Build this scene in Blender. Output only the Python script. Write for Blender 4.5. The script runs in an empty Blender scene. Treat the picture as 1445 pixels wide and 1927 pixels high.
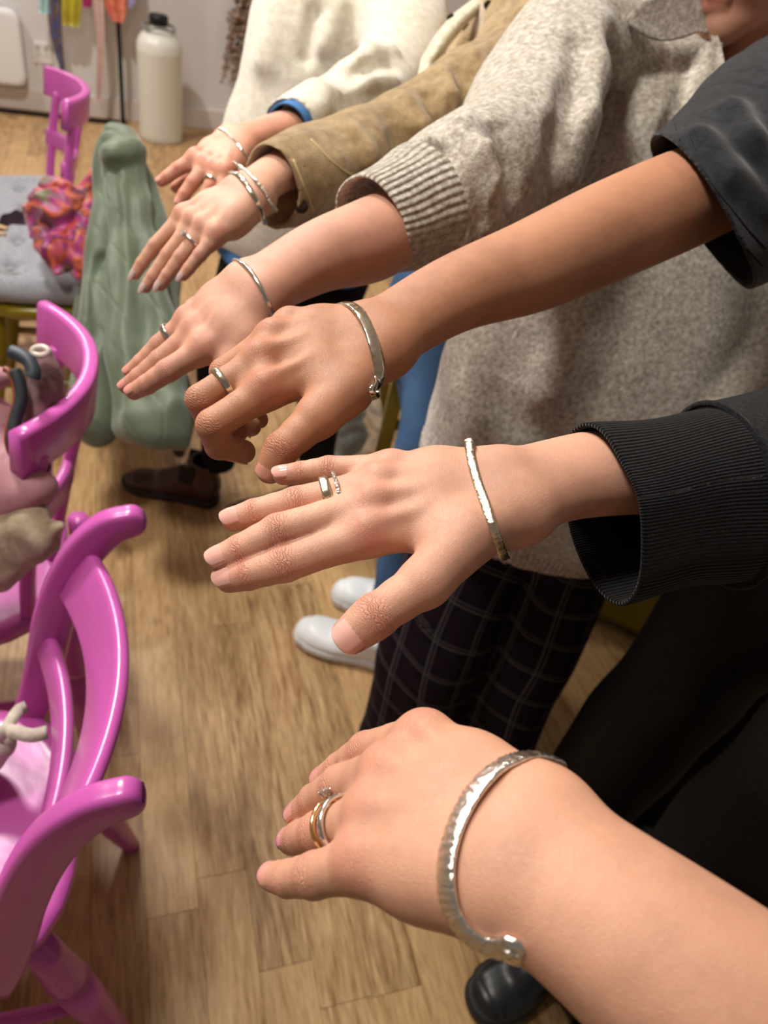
import bpy, bmesh, math, random
import numpy as np
from mathutils import Vector, Matrix
random.seed(7); np.random.seed(7)
SC = bpy.context.scene
COL = SC.collection
# ------------------------------------------------------------------ camera
F = 1400.0; W0, H0 = 1445.0, 1927.0
PITCH = math.radians(40); ROLL = math.radians(13)
CAM = np.array([0.0, 0.0, 1.5])
_f = np.array([0, math.cos(PITCH), -math.sin(PITCH)])
_r = np.array([1.0, 0, 0]); _u = np.array([0, math.sin(PITCH), math.cos(PITCH)])
XC = math.cos(ROLL)*_r + math.sin(ROLL)*_u
YC = -math.sin(ROLL)*_r + math.cos(ROLL)*_u
def P(px, py, d):
    return CAM + d*((px-W0/2)/F*XC - (py-H0/2)/F*YC + _f)
def PF(px, py, z=0.0):                       # point of the photo on a horizontal plane
    v = (px-W0/2)/F*XC - (py-H0/2)/F*YC + _f
    return CAM + v*((z-CAM[2])/v[2])
def proj(p):
    q = np.asarray(p)-CAM; d = q@_f
    return (W0/2+F*(q@XC)/d, H0/2-F*(q@YC)/d, d)
cd = bpy.data.cameras.new('camera'); cam = bpy.data.objects.new('camera', cd); COL.objects.link(cam)
M = Matrix(((XC[0], YC[0], -_f[0], CAM[0]), (XC[1], YC[1], -_f[1], CAM[1]), (XC[2], YC[2], -_f[2], CAM[2]), (0, 0, 0, 1)))
cam.matrix_world = M
cd.sensor_fit = 'VERTICAL'; cd.sensor_height = 36.0; cd.lens = F/H0*36.0
cd.clip_start = 0.01; cd.clip_end = 50
cd.dof.use_dof = True; cd.dof.focus_distance = 0.425; cd.dof.aperture_fstop = cd.lens/3.0
SC.camera = cam
# ------------------------------------------------------------------ world, lamps, exposure
wd = bpy.data.worlds.new('world'); SC.world = wd; wd.use_nodes = True
wd.node_tree.nodes['Background'].inputs[0].default_value = (1.0, 0.96, 0.92, 1)
wd.node_tree.nodes['Background'].inputs[1].default_value = 0.15
def area(name, loc, aim, size, power, col):
    l = bpy.data.lights.new(name, 'AREA'); l.shape = 'DISK'; l.size = size; l.energy = power; l.color = col
    o = bpy.data.objects.new(name, l); COL.objects.link(o); o.location = loc
    o.rotation_euler = (Vector(aim)-Vector(loc)).to_track_quat('-Z', 'Y').to_euler()
    return o
area('ceiling_spot', (-1.25, 1.55, 2.66), (0.0, 0.7, 0.9), 0.34, 45, (1.0, 0.96, 0.90))
area('ceiling_spot', (-0.85, 0.35, 2.66), (0.15, 0.8, 0.9), 0.34, 24, (1.0, 0.95, 0.88))
area('ceiling_spot', (-2.1, 3.3, 2.66), (-1.6, 3.6, 0.0), 0.16, 42, (1.0, 0.95, 0.89))
area('ceiling_spot', (-3.4, 3.6, 2.6), (-2.4, 5.0, 0.6), 0.16, 26, (1.0, 0.97, 0.94))
vs = SC.view_settings
vs.view_transform = 'Standard'; vs.look = 'None'; vs.gamma = 1.0; vs.exposure = 0.0; vs.use_curve_mapping = False
# ------------------------------------------------------------------ helpers
def N(v):
    v = np.asarray(v, float); return v/np.linalg.norm(v)
def tag(o, label=None, cat=None, group=None, kind=None):
    if label: o['label'] = label
    if cat: o['category'] = cat
    if group: o['group'] = group
    if kind: o['kind'] = kind
    return o
def empty(name, loc=(0, 0, 0), rz=0.0):
    o = bpy.data.objects.new(name, None); COL.objects.link(o); o.location = loc; o.rotation_euler = (0, 0, rz)
    o.empty_display_size = 0.05
    return o
def attach(o, parent):
    if parent is not None:
        o.parent = parent
        o.matrix_parent_inverse = world_of(parent).inverted()
def world_of(o):
    m = Matrix.LocRotScale(o.location, o.rotation_euler, o.scale)
    return (world_of(o.parent) @ o.matrix_parent_inverse @ m) if o.parent else m
def mesh_obj(name, verts, faces, mat, parent=None, local=False, smooth=True, attrs=None):
    """verts in world space (or in the parent's space when local)"""
    me = bpy.data.meshes.new(name)
    if isinstance(faces, np.ndarray):
        n = len(verts); q = len(faces)
        me.vertices.add(n); me.vertices.foreach_set('co', np.ascontiguousarray(verts, np.float32).ravel())
        me.loops.add(q*faces.shape[1]); me.loops.foreach_set('vertex_index', np.ascontiguousarray(faces, np.int32).ravel())
        me.polygons.add(q); me.polygons.foreach_set('loop_start', np.arange(0, q*faces.shape[1], faces.shape[1], dtype=np.int32))
        me.update(calc_edges=True); me.validate()
    else:
        me.from_pydata([tuple(map(float, v)) for v in verts], [], faces); me.update()
    if smooth: me.polygons.foreach_set('use_smooth', [True]*len(me.polygons))
    for k, a in (attrs or {}).items():
        at = me.attributes.new(k, 'FLOAT', 'POINT'); at.data.foreach_set('value', np.ascontiguousarray(a, np.float32))
    if mat is not None: me.materials.append(mat)
    o = bpy.data.objects.new(name, me); COL.objects.link(o)
    if parent is not None:
        o.parent = parent
        if not local: o.matrix_parent_inverse = world_of(parent).inverted()
    return o
def copy_tree(o, parent=None):
    c = o.copy(); COL.objects.link(c); c.parent = parent
    for ch in list(o.children): copy_tree(ch, c)
    return c
# ------------------------------------------------------------------ materials
def mat(name):
    m = bpy.data.materials.new(name); m.use_nodes = True
    return m, m.node_tree, m.node_tree.nodes['Principled BSDF']
def nd(t, typ, **kw):
    n = t.nodes.new(typ)
    for k, v in kw.items():
        if k in ('ins',):
            for a, b in v.items():
                if hasattr(b, 'is_output') or isinstance(b, bpy.types.NodeSocket): t.links.new(b, n.inputs[a])
                else: n.inputs[a].default_value = b
        else: setattr(n, k, v)
    return n
def srgb(r, g, b):
    f = lambda c: c/12.92 if c <= 0.04045 else ((c+0.055)/1.055)**2.4
    return (f(r/255), f(g/255), f(b/255), 1)
def noise(t, vec, scale, detail=3, rough=.5):
    return nd(t, 'ShaderNodeTexNoise', ins={'Vector': vec, 'Scale': scale, 'Detail': detail, 'Roughness': rough})
def ramp(t, fac, stops):
    n = t.nodes.new('ShaderNodeValToRGB'); t.links.new(fac, n.inputs[0])
    e = n.color_ramp.elements
    while len(e) < len(stops): e.new(0.5)
    for x, (p, c) in zip(e, stops): x.position = p; x.color = c
    return n.outputs[0]
def mixc(t, fac, a, b, mode='MIX'):
    n = nd(t, 'ShaderNodeMix', data_type='RGBA', blend_type=mode)
    for i, v in ((0, fac), (6, a), (7, b)):
        if isinstance(v, bpy.types.NodeSocket): t.links.new(v, n.inputs[i])
        else: n.inputs[i].default_value = v
    return n.outputs[2]
def math_(t, op, a, b=0.0, c=0.0):
    n = t.nodes.new('ShaderNodeMath'); n.operation = op
    for i, v in enumerate((a, b, c)):
        if isinstance(v, bpy.types.NodeSocket): t.links.new(v, n.inputs[i])
        else: n.inputs[i].default_value = v
    return n.outputs[0]
def bump(t, bsdf, height, strength, dist):
    n = nd(t, 'ShaderNodeBump', ins={'Strength': strength, 'Distance': dist})
    t.links.new(height, n.inputs['Height']); t.links.new(n.outputs[0], bsdf.inputs['Normal'])
def obco(t): return t.nodes.new('ShaderNodeTexCoord').outputs['Object']
def attr(t, name): return nd(t, 'ShaderNodeAttribute', attribute_name=name).outputs['Fac']
def flat(name, col, rough=.5, metal=0.0, **kw):
    m, t, b = mat(name); b.inputs['Base Color'].default_value = col
    b.inputs['Roughness'].default_value = rough; b.inputs['Metallic'].default_value = metal
    for k, v in kw.items(): b.inputs[k.replace('_', ' ')].default_value = v
    return m
def skin(name, base, red, freckle=0.0):
    m, t, b = mat(name); co = obco(t)
    n1 = noise(t, co, 22, 4, .6).outputs[0]; n2 = noise(t, co, 260, 3, .6).outputs[0]
    dark = tuple(c*.80 for c in base[:3])+(1,); lite = tuple(min(1, c*1.12) for c in base[:3])+(1,)
    c = ramp(t, n1, [(.3, dark), (.5, base), (.72, lite)])
    c = mixc(t, math_(t, 'MULTIPLY', n2, .22), c, red)
    r = math_(t, 'MINIMUM', math_(t, 'MULTIPLY', attr(t, 'red'), math_(t, 'ADD', math_(t, 'MULTIPLY', n1, 1.1), .2)), .85)
    c = mixc(t, r, c, red)
    t.links.new(c, b.inputs['Base Color'])
    b.inputs['Roughness'].default_value = .46
    b.inputs['Specular IOR Level'].default_value = .42
    b.inputs['Subsurface Weight'].default_value = .12
    b.inputs['Subsurface Radius'].default_value = (1.0, .35, .2); b.inputs['Subsurface Scale'].default_value = .006
    vo = nd(t, 'ShaderNodeTexVoronoi', feature='DISTANCE_TO_EDGE', ins={'Vector': co, 'Scale': 1150.0, 'Randomness': 1.0}).outputs['Distance']
    vo = math_(t, 'MINIMUM', math_(t, 'MULTIPLY', vo, 5.0), 1.0)
    fine = math_(t, 'MULTIPLY', vo, .16)
    med = math_(t, 'MULTIPLY', noise(t, co, 420, 3, .7).outputs[0], .30)
    ph = math_(t, 'ADD', math_(t, 'MULTIPLY', attr(t, 'along'), 2*math.pi/.0034), math_(t, 'MULTIPLY', noise(t, co, 170, 3, .6).outputs[0], 14.0))
    wv = math_(t, 'MULTIPLY', math_(t, 'SUBTRACT', math_(t, 'POWER', math_(t, 'ABSOLUTE', math_(t, 'SINE', ph)), .35), 1.0), attr(t, 'crease'))
    h = math_(t, 'ADD', math_(t, 'ADD', fine, med), math_(t, 'MULTIPLY', wv, 1.5))
    bump(t, b, h, .7, .0007)
    return m
# ------------------------------------------------------------------ implicit surfaces (grid + surface nets)
def surface_nets(D, vox):
    s = D < 0
    nx, ny, nz = D.shape
    cell = np.zeros((nx-1, ny-1, nz-1), np.uint8)
    for dx in (0, 1):
        for dy in (0, 1):
            for dz in (0, 1): cell += s[dx:nx-1+dx, dy:ny-1+dy, dz:nz-1+dz]
    act = (cell > 0) & (cell < 8)
    idx = np.argwhere(act).astype(np.int32)
    ids = np.full(act.shape, -1, np.int32); ids[act] = np.arange(len(idx), dtype=np.int32)
    acc = np.zeros((len(idx), 3), np.float32); cnt = np.zeros(len(idx), np.float32)
    corners = [(a, b, c) for a in (0, 1) for b in (0, 1) for c in (0, 1)]
    val = {c: D[idx[:, 0]+c[0], idx[:, 1]+c[1], idx[:, 2]+c[2]] for c in corners}
    for ax in range(3):
        for c in corners:
            if c[ax]: continue
            c2 = list(c); c2[ax] = 1; c2 = tuple(c2)
            a, b = val[c], val[c2]; m = (a < 0) != (b < 0)
            t = a[m]/(a[m]-b[m]); p = np.tile(np.array(c, np.float32), (len(t), 1)); p[:, ax] = t
            acc[m] += p; cnt[m] += 1
    V = (idx+acc/cnt[:, None])*vox
    quads = []
    for ax in range(3):
        o1, o2 = [a for a in range(3) if a != ax]
        sl0 = [slice(1, -1)]*3; sl1 = [slice(1, -1)]*3
        sl0[ax] = slice(0, D.shape[ax]-1); sl1[ax] = slice(1, D.shape[ax])
        a = s[tuple(sl0)]; b = s[tuple(sl1)]
        for flip, mm in ((False, a & ~b), (True, ~a & b)):
            e = np.argwhere(mm)
            if not len(e): continue
            e[:, o1] += 1; e[:, o2] += 1
            def g(d1, d2):
                q = e.copy(); q[:, o1] += d1; q[:, o2] += d2
                return ids[q[:, 0], q[:, 1], q[:, 2]]
            f = np.stack([g(-1, -1), g(0, -1), g(0, 0), g(-1, 0)], 1)
            if flip ^ (ax == 1): f = f[:, ::-1]
            quads.append(f)
    Q = np.concatenate(quads)
    return V.astype(np.float32), Q
def relax(V, Q, it=2, lam=.5, pure=False):
    e = np.concatenate([Q[:, [0, 1]], Q[:, [1, 2]], Q[:, [2, 3]], Q[:, [3, 0]]])
    n = len(V); deg = np.bincount(e.ravel(), minlength=n).astype(np.float32)
    for k in range(it):
        l = lam if pure or k % 2 == 0 else -lam*1.03
        A = np.empty_like(V)
        for c in range(3):
            A[:, c] = np.bincount(e[:, 0], V[e[:, 1], c], n)+np.bincount(e[:, 1], V[e[:, 0], c], n)
        V = V+l*(A/deg[:, None]-V)
    return V
def smin(a, b, k):
    h = a-b; np.abs(h, out=h); h = k-h; np.maximum(h, 0, out=h); h *= h; h *= (.25/k if np.isscalar(k) else .25/k)
    return np.minimum(a, b)-h
class Field:
    def __init__(s, pts, margin, vox, main=None):
        pts = np.asarray(pts, float)
        x = N(main) if main is not None else np.array([1.0, 0, 0])
        z = np.array([0, 0, 1.0]) if abs(x[2]) < .9 else np.array([0, 1.0, 0])
        y = N(np.cross(z, x)); z = np.cross(x, y)
        s.R = np.stack([x, y, z]) if main is not None else np.eye(3)
        q = pts@s.R.T
        s.lo = q.min(0)-margin; hi = q.max(0)+margin
        s.vox = vox; s.n = np.ceil((hi-s.lo)/vox).astype(int)+1
        s.D = np.full(tuple(s.n), .05 if margin < .1 else .3, np.float32)
        s.ax = [(s.lo[i]+np.arange(s.n[i])*vox).astype(np.float32) for i in range(3)]
    def L(s, p): return s.R@np.asarray(p, float)
    def sl(s, lo, hi):
        i0 = np.maximum(np.floor((lo-s.lo)/s.vox).astype(int), 0); i1 = np.minimum(np.ceil((hi-s.lo)/s.vox).astype(int)+1, s.n)
        if np.any(i1 <= i0): return None, None
        S = tuple(slice(a, b) for a, b in zip(i0, i1))
        return S, (s.ax[0][S[0]][:, None, None], s.ax[1][S[1]][None, :, None], s.ax[2][S[2]][None, None, :])
    def _cone(s, X, a, b, ra, rb):
        a = [float(x) for x in a]; ab = [float(q)-p for p, q in zip(a, b)]; L2 = max(sum(x*x for x in ab), 1e-12)
        ra = float(ra); rb = float(rb)
        px, py, pz = X[0]-a[0], X[1]-a[1], X[2]-a[2]
        t = np.clip(px*(ab[0]/L2)+py*(ab[1]/L2)+pz*(ab[2]/L2), 0, 1)
        qx = px-t*ab[0]; d = qx*qx; qx = py-t*ab[1]; d += qx*qx; qx = pz-t*ab[2]; d += qx*qx
        np.sqrt(d, out=d); d -= ra+(rb-ra)*t
        return d, t
    def _econe(s, X, a, b, wa, wb, u, want=False):
        """elliptic cone, w=(half width along u, half thickness)"""
        ab = np.asarray(b, float)-a; L2 = max(float(ab@ab), 1e-12); ax = ab/math.sqrt(L2)
        u = u-ax*(u@ax); u = u/np.linalg.norm(u)
        a = [float(x) for x in a]; ab = [float(x) for x in ab]; u = [float(x) for x in u]
        wa = [float(x) for x in wa]; wb = [float(x) for x in wb]
        px, py, pz = X[0]-a[0], X[1]-a[1], X[2]-a[2]
        t = np.clip(px*(ab[0]/L2)+py*(ab[1]/L2)+pz*(ab[2]/L2), 0, 1)
        qx, qy, qz = px-t*ab[0], py-t*ab[1], pz-t*ab[2]
        qu = qx*u[0]; qu += qy*u[1]; qu += qz*u[2]
        qx *= qx; qy *= qy; qz *= qz; qx += qy; qx += qz; cd = np.sqrt(qx) if want else None; qu *= qu; qx -= qu; np.maximum(qx, 0, out=qx)
        W_ = wa[0]+(wb[0]-wa[0])*t; T_ = wa[1]+(wb[1]-wa[1])*t; W_ *= W_; T_ *= T_
        qu /= W_; qx /= T_; k0 = np.sqrt(qu+qx); qu /= W_; qx /= T_; qu += qx; np.sqrt(qu, out=qu); np.maximum(qu, 1e-9, out=qu)
        k1 = k0-1; k1 *= k0; k1 /= qu
        return (k1, t, cd) if want else (k1, t)
    def box_of(s, a, b, r): return np.minimum(a, b)-r, np.maximum(a, b)+r
    def cone(s, a, b, ra, rb, k=.004, sub=False):
        a, b = s.L(a), s.L(b); S, X = s.sl(*s.box_of(a, b, max(ra, rb)+k+3*s.vox))
        if S is None: return
        d, t = s._cone(X, a, b, ra, rb)
        s.D[S] = -smin(-s.D[S], d, k) if sub else smin(s.D[S], d, k)
    def econe(s, a, b, wa, wb, u, k=.004, sub=False):
        a, b, u = s.L(a), s.L(b), s.L(u); S, X = s.sl(*s.box_of(a, b, max(*wa, *wb)+k+3*s.vox))
        if S is None: return
        d, t = s._econe(X, a, b, wa, wb, u)
        s.D[S] = -smin(-s.D[S], d, k) if sub else smin(s.D[S], d, k)
    def chain(s, pts, k=.01, u=None, sub=False, jk=.0004, steps=5, crv=True):
        """pts: (point, r) or (point, hw, ht) with u; a smooth tube along the curve"""
        A = np.array([np.concatenate([s.L(p[0]), p[1:]]) for p in pts]); n = len(A)
        if max(max(p[1:]) for p in pts) > .12: steps = 2
        if crv and n > 2:
            E = np.vstack([2*A[0]-A[1], A, 2*A[-1]-A[-2]]); o = []
            for i in range(n-1):
                p0, p1, p2, p3 = E[i:i+4]
                for j in range(steps):
                    t = j/steps
                    o.append(.5*((2*p1)+(-p0+p2)*t+(2*p0-5*p1+4*p2-p3)*t*t+(-p0+3*p1-3*p2+p3)*t**3))
            o.append(A[-1]); A = np.array(o)
        rm = float(np.abs(A[:, 3:]).max()); ul = s.L(u) if u is not None else None
        S, X = s.sl(A[:, :3].min(0)-rm-k-3*s.vox, A[:, :3].max(0)+rm+k+3*s.vox)
        if S is None: return
        Fd = np.full(s.D[S].shape, .3, np.float32); Cd = np.full(s.D[S].shape, 9., np.float32); off = [q.start for q in S]
        for p, q in zip(A[:-1], A[1:]):
            S2, X2 = s.sl(np.minimum(p[:3], q[:3])-rm-k-3*s.vox, np.maximum(p[:3], q[:3])+rm+k+3*s.vox)
            if S2 is None: continue
            if u is None:
                d, t = s._cone(X2, p[:3], q[:3], p[3], q[3]); c = d+(float(p[3])+float(q[3]-p[3])*t)
            else: d, t, c = s._econe(X2, p[:3], q[:3], p[3:5], q[3:5], ul, True)
            T = tuple(slice(a.start-o, a.stop-o) for a, o in zip(S2, off))
            m = c < Cd[T]; Fd[T] = np.where(m, d, Fd[T]); Cd[T] = np.where(m, c, Cd[T])
        s.D[S] = -smin(-s.D[S], Fd, k) if sub else smin(s.D[S], Fd, k)
    def plane(s, p, n, k=.002):
        """cut away everything on the +n side"""
        p, n = s.L(p), s.L(n)
        X = (s.ax[0][:, None, None], s.ax[1][None, :, None], s.ax[2][None, None, :])
        d = ((X[0]-p[0])*n[0]+(X[1]-p[1])*n[1]+(X[2]-p[2])*n[2]).astype(np.float32)
        s.D = -smin(-s.D, -d, k)
    def cut_local(s, p, n, r, k=.002):
        p, n = s.L(p), s.L(n); S, X = s.sl(p-r, p+r)
        d = ((X[0]-p[0])*n[0]+(X[1]-p[1])*n[1]+(X[2]-p[2])*n[2]).astype(np.float32)
        s.D[S] = -smin(-s.D[S], -d, k)
    def hit(s, px, py, dmin=.3, dmax=2.2):
        """first point of the surface on the ray through a photo point"""
        t = np.arange(dmin, dmax, s.vox*.5); r = P(px, py, 1.0)-CAM
        q = ((CAM[None]+t[:, None]*r[None])@s.R.T-s.lo)/s.vox
        i = np.round(q).astype(int); ok = np.all((i >= 0) & (i < s.n), 1)
        if not ok.any(): return None
        v = np.full(len(t), 1.0); j = i[ok]; v[ok] = s.D[j[:, 0], j[:, 1], j[:, 2]]
        k = np.argmax(v < 0)
        return CAM+t[k]*r if v[k] < 0 else None
    def displace(s, fn):
        X = np.meshgrid(*s.ax, indexing='ij', copy=False)
        q = np.stack([x.ravel() for x in X], 1); m = np.abs(s.D.ravel()) < .03
        D = s.D.ravel(); D[m] += fn(q[m]@s.R).astype(np.float32); s.D = D.reshape(s.D.shape)
    def finger(s, js, kb, ks=.0012, s0=.25, s1=.75, jk=.003):
        pts = []
        for i, (p, r) in enumerate(js):
            pts.append((s.L(p), r, float(i)))
            if i+1 < len(js):
                p2, r2 = js[i+1]; pts.append((s.L((np.asarray(p)+p2)/2), (r+r2)/2*.95, i+.5))
        A = np.array([p[0] for p in pts]); rm = max(p[1] for p in pts)
        S, X = s.sl(A.min(0)-rm-kb-3*s.vox, A.max(0)+rm+kb+3*s.vox)
        Fd = None
        for p, q in zip(pts[:-1], pts[1:]):
            d, t = s._cone(X, p[0], q[0], p[1], q[1]); sp = p[2]+(q[2]-p[2])*t
            if Fd is None: Fd, Sp = d, sp
            else:
                Sp = np.where(d < Fd, sp, Sp); Fd = smin(Fd, d, jk)
        w = np.clip(1-(Sp-s0)/(s1-s0), 0, 1); w = w*w*(3-2*w)
        s.D[S] = smin(s.D[S], Fd, ks+(kb-ks)*w)
    def mesh(s, it=2):
        V, Q = surface_nets(s.D, s.vox)
        V = relax(V, Q, it)
        return (V+s.lo)@s.R, Q
def wob(seed, f, amp, aniso=(1, 1, 1)):
    """cheap smooth 3-D wobble"""
    rng = np.random.RandomState(seed); A = rng.randn(9, 3)*f*np.array(aniso); ph = rng.rand(9)*6.28
    B = rng.randn(9, 3)*f*.45
    def g(q):
        o = np.zeros(len(q), np.float32)
        for a, p, b in zip(A, ph, B): o += np.sin(q@a+p+1.3*np.sin(q@b+p))
        return o*(amp/3.0)
    return g

def vdisp(V, *specs):
    """smooth vector-field folds: (seed, frequency, amplitude, anisotropy)"""
    o = np.zeros_like(V)
    for sp in specs:
        sd, f, amp = sp[:3]; an = sp[3] if len(sp) > 3 else (1, 1, 1)
        for c in range(3): o[:, c] += wob(sd*7+c, f, amp, an)(V)
    return V+o
# ------------------------------------------------------------------ hands
MNAIL = {}
def nail_mat(name, col, rough=.12, metal=0.0):
    m, t, b = mat(name); tip = tuple(min(1, c*1.0+.22) for c in col[:3])+(1,)
    t.links.new(mixc(t, attr(t, 'tip'), col, tip), b.inputs['Base Color'])
    b.inputs['Roughness'].default_value = rough; b.inputs['Metallic'].default_value = metal
    b.inputs['Coat Weight'].default_value = .6; b.inputs['Coat Roughness'].default_value = .06
    return m
def make_nail(dip, tip, r, n, m, parent, longer=0.0, width=.80):
    ax = N(tip-dip); n = N(n-ax*(n@ax)); lat = np.cross(ax, n)
    nu, nv = 9, 11; V = []; T = []
    a0, a1 = -1.15*r, (.72+longer)*r
    for layer in (0, 1):
        for j in range(nv):
            v = j/(nv-1)
            for i in range(nu):
                u = -1+2*i/(nu-1)
                s0 = a0+.42*r*u*u; s1 = a1-.45*r*abs(u)**2.6
                a = s0+(s1-s0)*v
                ang = u*math.radians(62*width/.8)
                rr = r*1.05 if a < 0 else r*(1.05-.16*(a/r)**2)
                rr -= .0007*layer+.0006*max(0, 1-5*v)
                V.append(tip+ax*a+(n*math.cos(ang)+lat*math.sin(ang))*rr); T.append(1.0 if v > .94 else 0.0)
    Fc = []
    k = nu*nv
    for j in range(nv-1):
        for i in range(nu-1):
            q = [j*nu+i, j*nu+i+1, (j+1)*nu+i+1, (j+1)*nu+i]; Fc.append(q); Fc.append([x+k for x in q[::-1]])
    for i in range(nu-1):
        Fc.append([i+1, i, i+k, i+1+k]); b = (nv-1)*nu; Fc.append([b+i, b+i+1, b+i+1+k, b+i+k])
    for j in range(nv-1):
        Fc.append([j*nu, (j+1)*nu, (j+1)*nu+k, j*nu+k]); b = nu-1; Fc.append([(j+1)*nu+b, j*nu+b, j*nu+b+k, (j+1)*nu+b+k])
    return mesh_obj('fingernail', V, Fc, m, parent, attrs={'tip': T})
def build_hand(H):
    """returns (verts, quads, attrs, info) in world space"""
    vox = H['vox']
    fg = {k: [(P(*p[:3]), p[3]/1000) for p in v] for k, v in H['fingers'].items()}
    th = [(P(*p[:3]), p[3]/1000) for p in H['thumb']] if 'thumb' in H else None
    arm = [(P(*p[:3]), p[3]/1000, p[4]/1000) for p in H['arm']]
    wr = arm[0][0]
    ui = N(fg['pinky'][0][0]-fg['index'][0][0])
    allp = [q[0] for v in fg.values() for q in v]+[a[0] for a in arm]+([q[0] for q in th] if th else [])
    main = arm[-1][0]-wr
    f = Field(allp, .05, vox, main)
    adir = N(arm[1][0]-arm[0][0])
    u = N(ui-adir*(ui@adir))
    if 'uarm' in H: u = N(H['uarm'])
    f.chain(arm, k=.012, u=u)
    order = ['index', 'middle', 'ring', 'pinky']; offs = [-.48, -.16, .18, .5]
    palm_c = np.mean([fg[k][0][0] for k in order], 0)
    pdir = N(palm_c-wr)
    n = np.cross(ui, pdir); n = N(n)
    if n@(N(CAM-palm_c)+np.array([0, 0, .6])) < 0: n = -n
    hw, ht = arm[0][1], arm[0][2]
    ths = H.get('palm_t', .0118)
    for k, o in zip(order, offs):
        p0 = wr+u*o*hw*1.15; p1, r = fg[k][0]
        mid = p0*.45+p1*.55
        f.cone(p0, mid, ht*.80, ths*1.12, .014); f.cone(mid-n*.001, p1-n*.001, ths*1.12, r*1.02, .012)
    # palmar mass (heel, hypothenar, thenar)
    pk = fg['pinky'][0][0]; ix = fg['index'][0][0]
    f.cone(wr+u*hw*.45-n*.006, pk*.65+wr*.35-n*.007, .014, .0135, .014)
    f.cone(wr-n*.004, palm_c*.75+wr*.25-n*.005, .014, .0125, .016)
    if th:
        f.cone(wr-u*hw*.35-n*.003, th[0][0], .015, th[0][1], .014)
        f.cone(th[0][0], th[1][0], th[0][1], th[1][1], .012)
        f.cone(th[0][0]*.5+th[1][0]*.5, ix*.55+wr*.45, th[1][1]*.75, .009, .014)
        f.finger([(th[1][0], th[1][1]), (th[2][0], th[2][1]), (th[3][0], th[3][1])], .010, .0015, .1, .8, .004)
    for k in order: f.finger(fg[k], H.get('web', .008), H.get('gap', .0010), .28, .72, .0015)
    for k, k2 in zip(order[:-1], order[1:]):
        a = fg[k][0][0]*.72+fg[k][1][0]*.28; c = fg[k2][0][0]*.72+fg[k2][1][0]*.28
        f.cone(a-n*.002, c-n*.002, .0072, .0068, .007)
        a = fg[k][0][0]; c = fg[k2][0][0]
        f.cone(a+n*.0014, c+n*.0014, .0088, .0088, .006)
    # tendons, knuckles
    td = H.get('tendon', 1.0)
    for k, o in zip(order, offs):
        p1, r = fg[k][0]; nn = n
        kb_ = H.get('knob', .26); f.cone(p1+nn*(r*kb_), p1+nn*(r*kb_)+pdir*.002, r*.80, r*.78, .007)
        if td > 0:
            a = wr+u*o*hw*.5+n*(ht*.86); b = p1+nn*(r*.86)
            f.cone(a*.35+b*.65, b, .0012*td, .0026*td, .007)
    for (a, b, ra, rb, kk) in H.get('extra', []): f.cone(P(*a), P(*b), ra, rb, kk)
    for (a, b, ra, rb, kk) in H.get('carve', []): f.cone(P(*a), P(*b), ra, rb, kk, sub=True)
    # cut the far end flat a little before the grid ends
    V, Q = f.mesh(H.get('it', 2))
    wv = np.clip(((V-wr)@adir-.012)/.03, 0, 1)[:, None]; V = V*(1-wv)+relax(V.astype(np.float32), Q, 90, .5, True)*wv
    red = np.zeros(len(V)); cr = np.zeros(len(V)); al = np.zeros(len(V)); best = np.full(len(V), 1e9)
    def mark(c, ax, nn, r, kr, kc, sa=None, dep=0.0):
        nonlocal red, cr
        q = V-c; a = q@ax; h = q@nn; d2 = (q*q).sum(1); sa = sa or r*.75
        m = np.exp(-(a/sa)**2)*np.exp(-np.maximum(d2-a*a-(r*1.25)**2, 0)/(r*.5)**2)*np.clip(h/(r*.5)+.1, 0, 1)
        red = red+m*kr; cr = np.maximum(cr, m*kc)
        up = d2 < best; al[up] = a[up]; best[up] = d2[up]
    frames = {}
    for k in order+(['thumb'] if th else []):
        js = fg[k] if k != 'thumb' else [th[1], th[2], th[3]]
        if k == 'thumb':
            ax0 = N(js[1][0]-js[0][0]); tn = H.get('thumb_n'); tn = N(tn) if tn is not None else N(n-u*.4)
            nn0 = N(tn-ax0*(tn@ax0)); flex = np.cross(ax0, nn0)
        else:
            ax0 = N(js[1][0]-js[0][0]); nn0 = N(n-ax0*(n@ax0)); flex = np.cross(ax0, nn0)
        fr = []
        for i in range(len(js)-1):
            ax = N(js[i+1][0]-js[i][0]); fx = N(flex-ax*(flex@ax)); fr.append((ax, np.cross(fx, ax)))
        frames[k] = (js, fr)
        if k != 'thumb': mark(js[0][0], N(pdir+ax0), n, js[0][1], H.get('kred', .8), .25, js[0][1]*.8)
        for i in range(1, len(js)-1):
            ax = N(fr[i-1][0]+fr[i][0]); nn = N(fr[i-1][1]+fr[i][1])
            mark(js[i][0], ax, nn, js[i][1], .55*H.get('kred', .8), 1.0 if i == 1 else .7, js[i][1]*(.62 if i == 1 else .42))
        c = js[-1][0]; d = np.linalg.norm(V-c, axis=1)
        red += .15*np.exp(-(d/(js[-1][1]*1.8))**2)
    return V, Q, {'red': red, 'crease': cr, 'along': al}, dict(frames=frames, n=n, u=u, fg=fg, arm=arm, pdir=pdir, wr=wr, th=th)
def add_nails(info, body, m, which=('index', 'middle', 'ring', 'pinky', 'thumb'), longer=0.0):
    for k in which:
        if k not in info['frames']: continue
        js, fr = info['frames'][k]
        make_nail(js[-2][0], js[-1][0], js[-1][1], fr[-1][1], m, body, longer, .80 if k != 'thumb' else .86)
HANDS = {}
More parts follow.
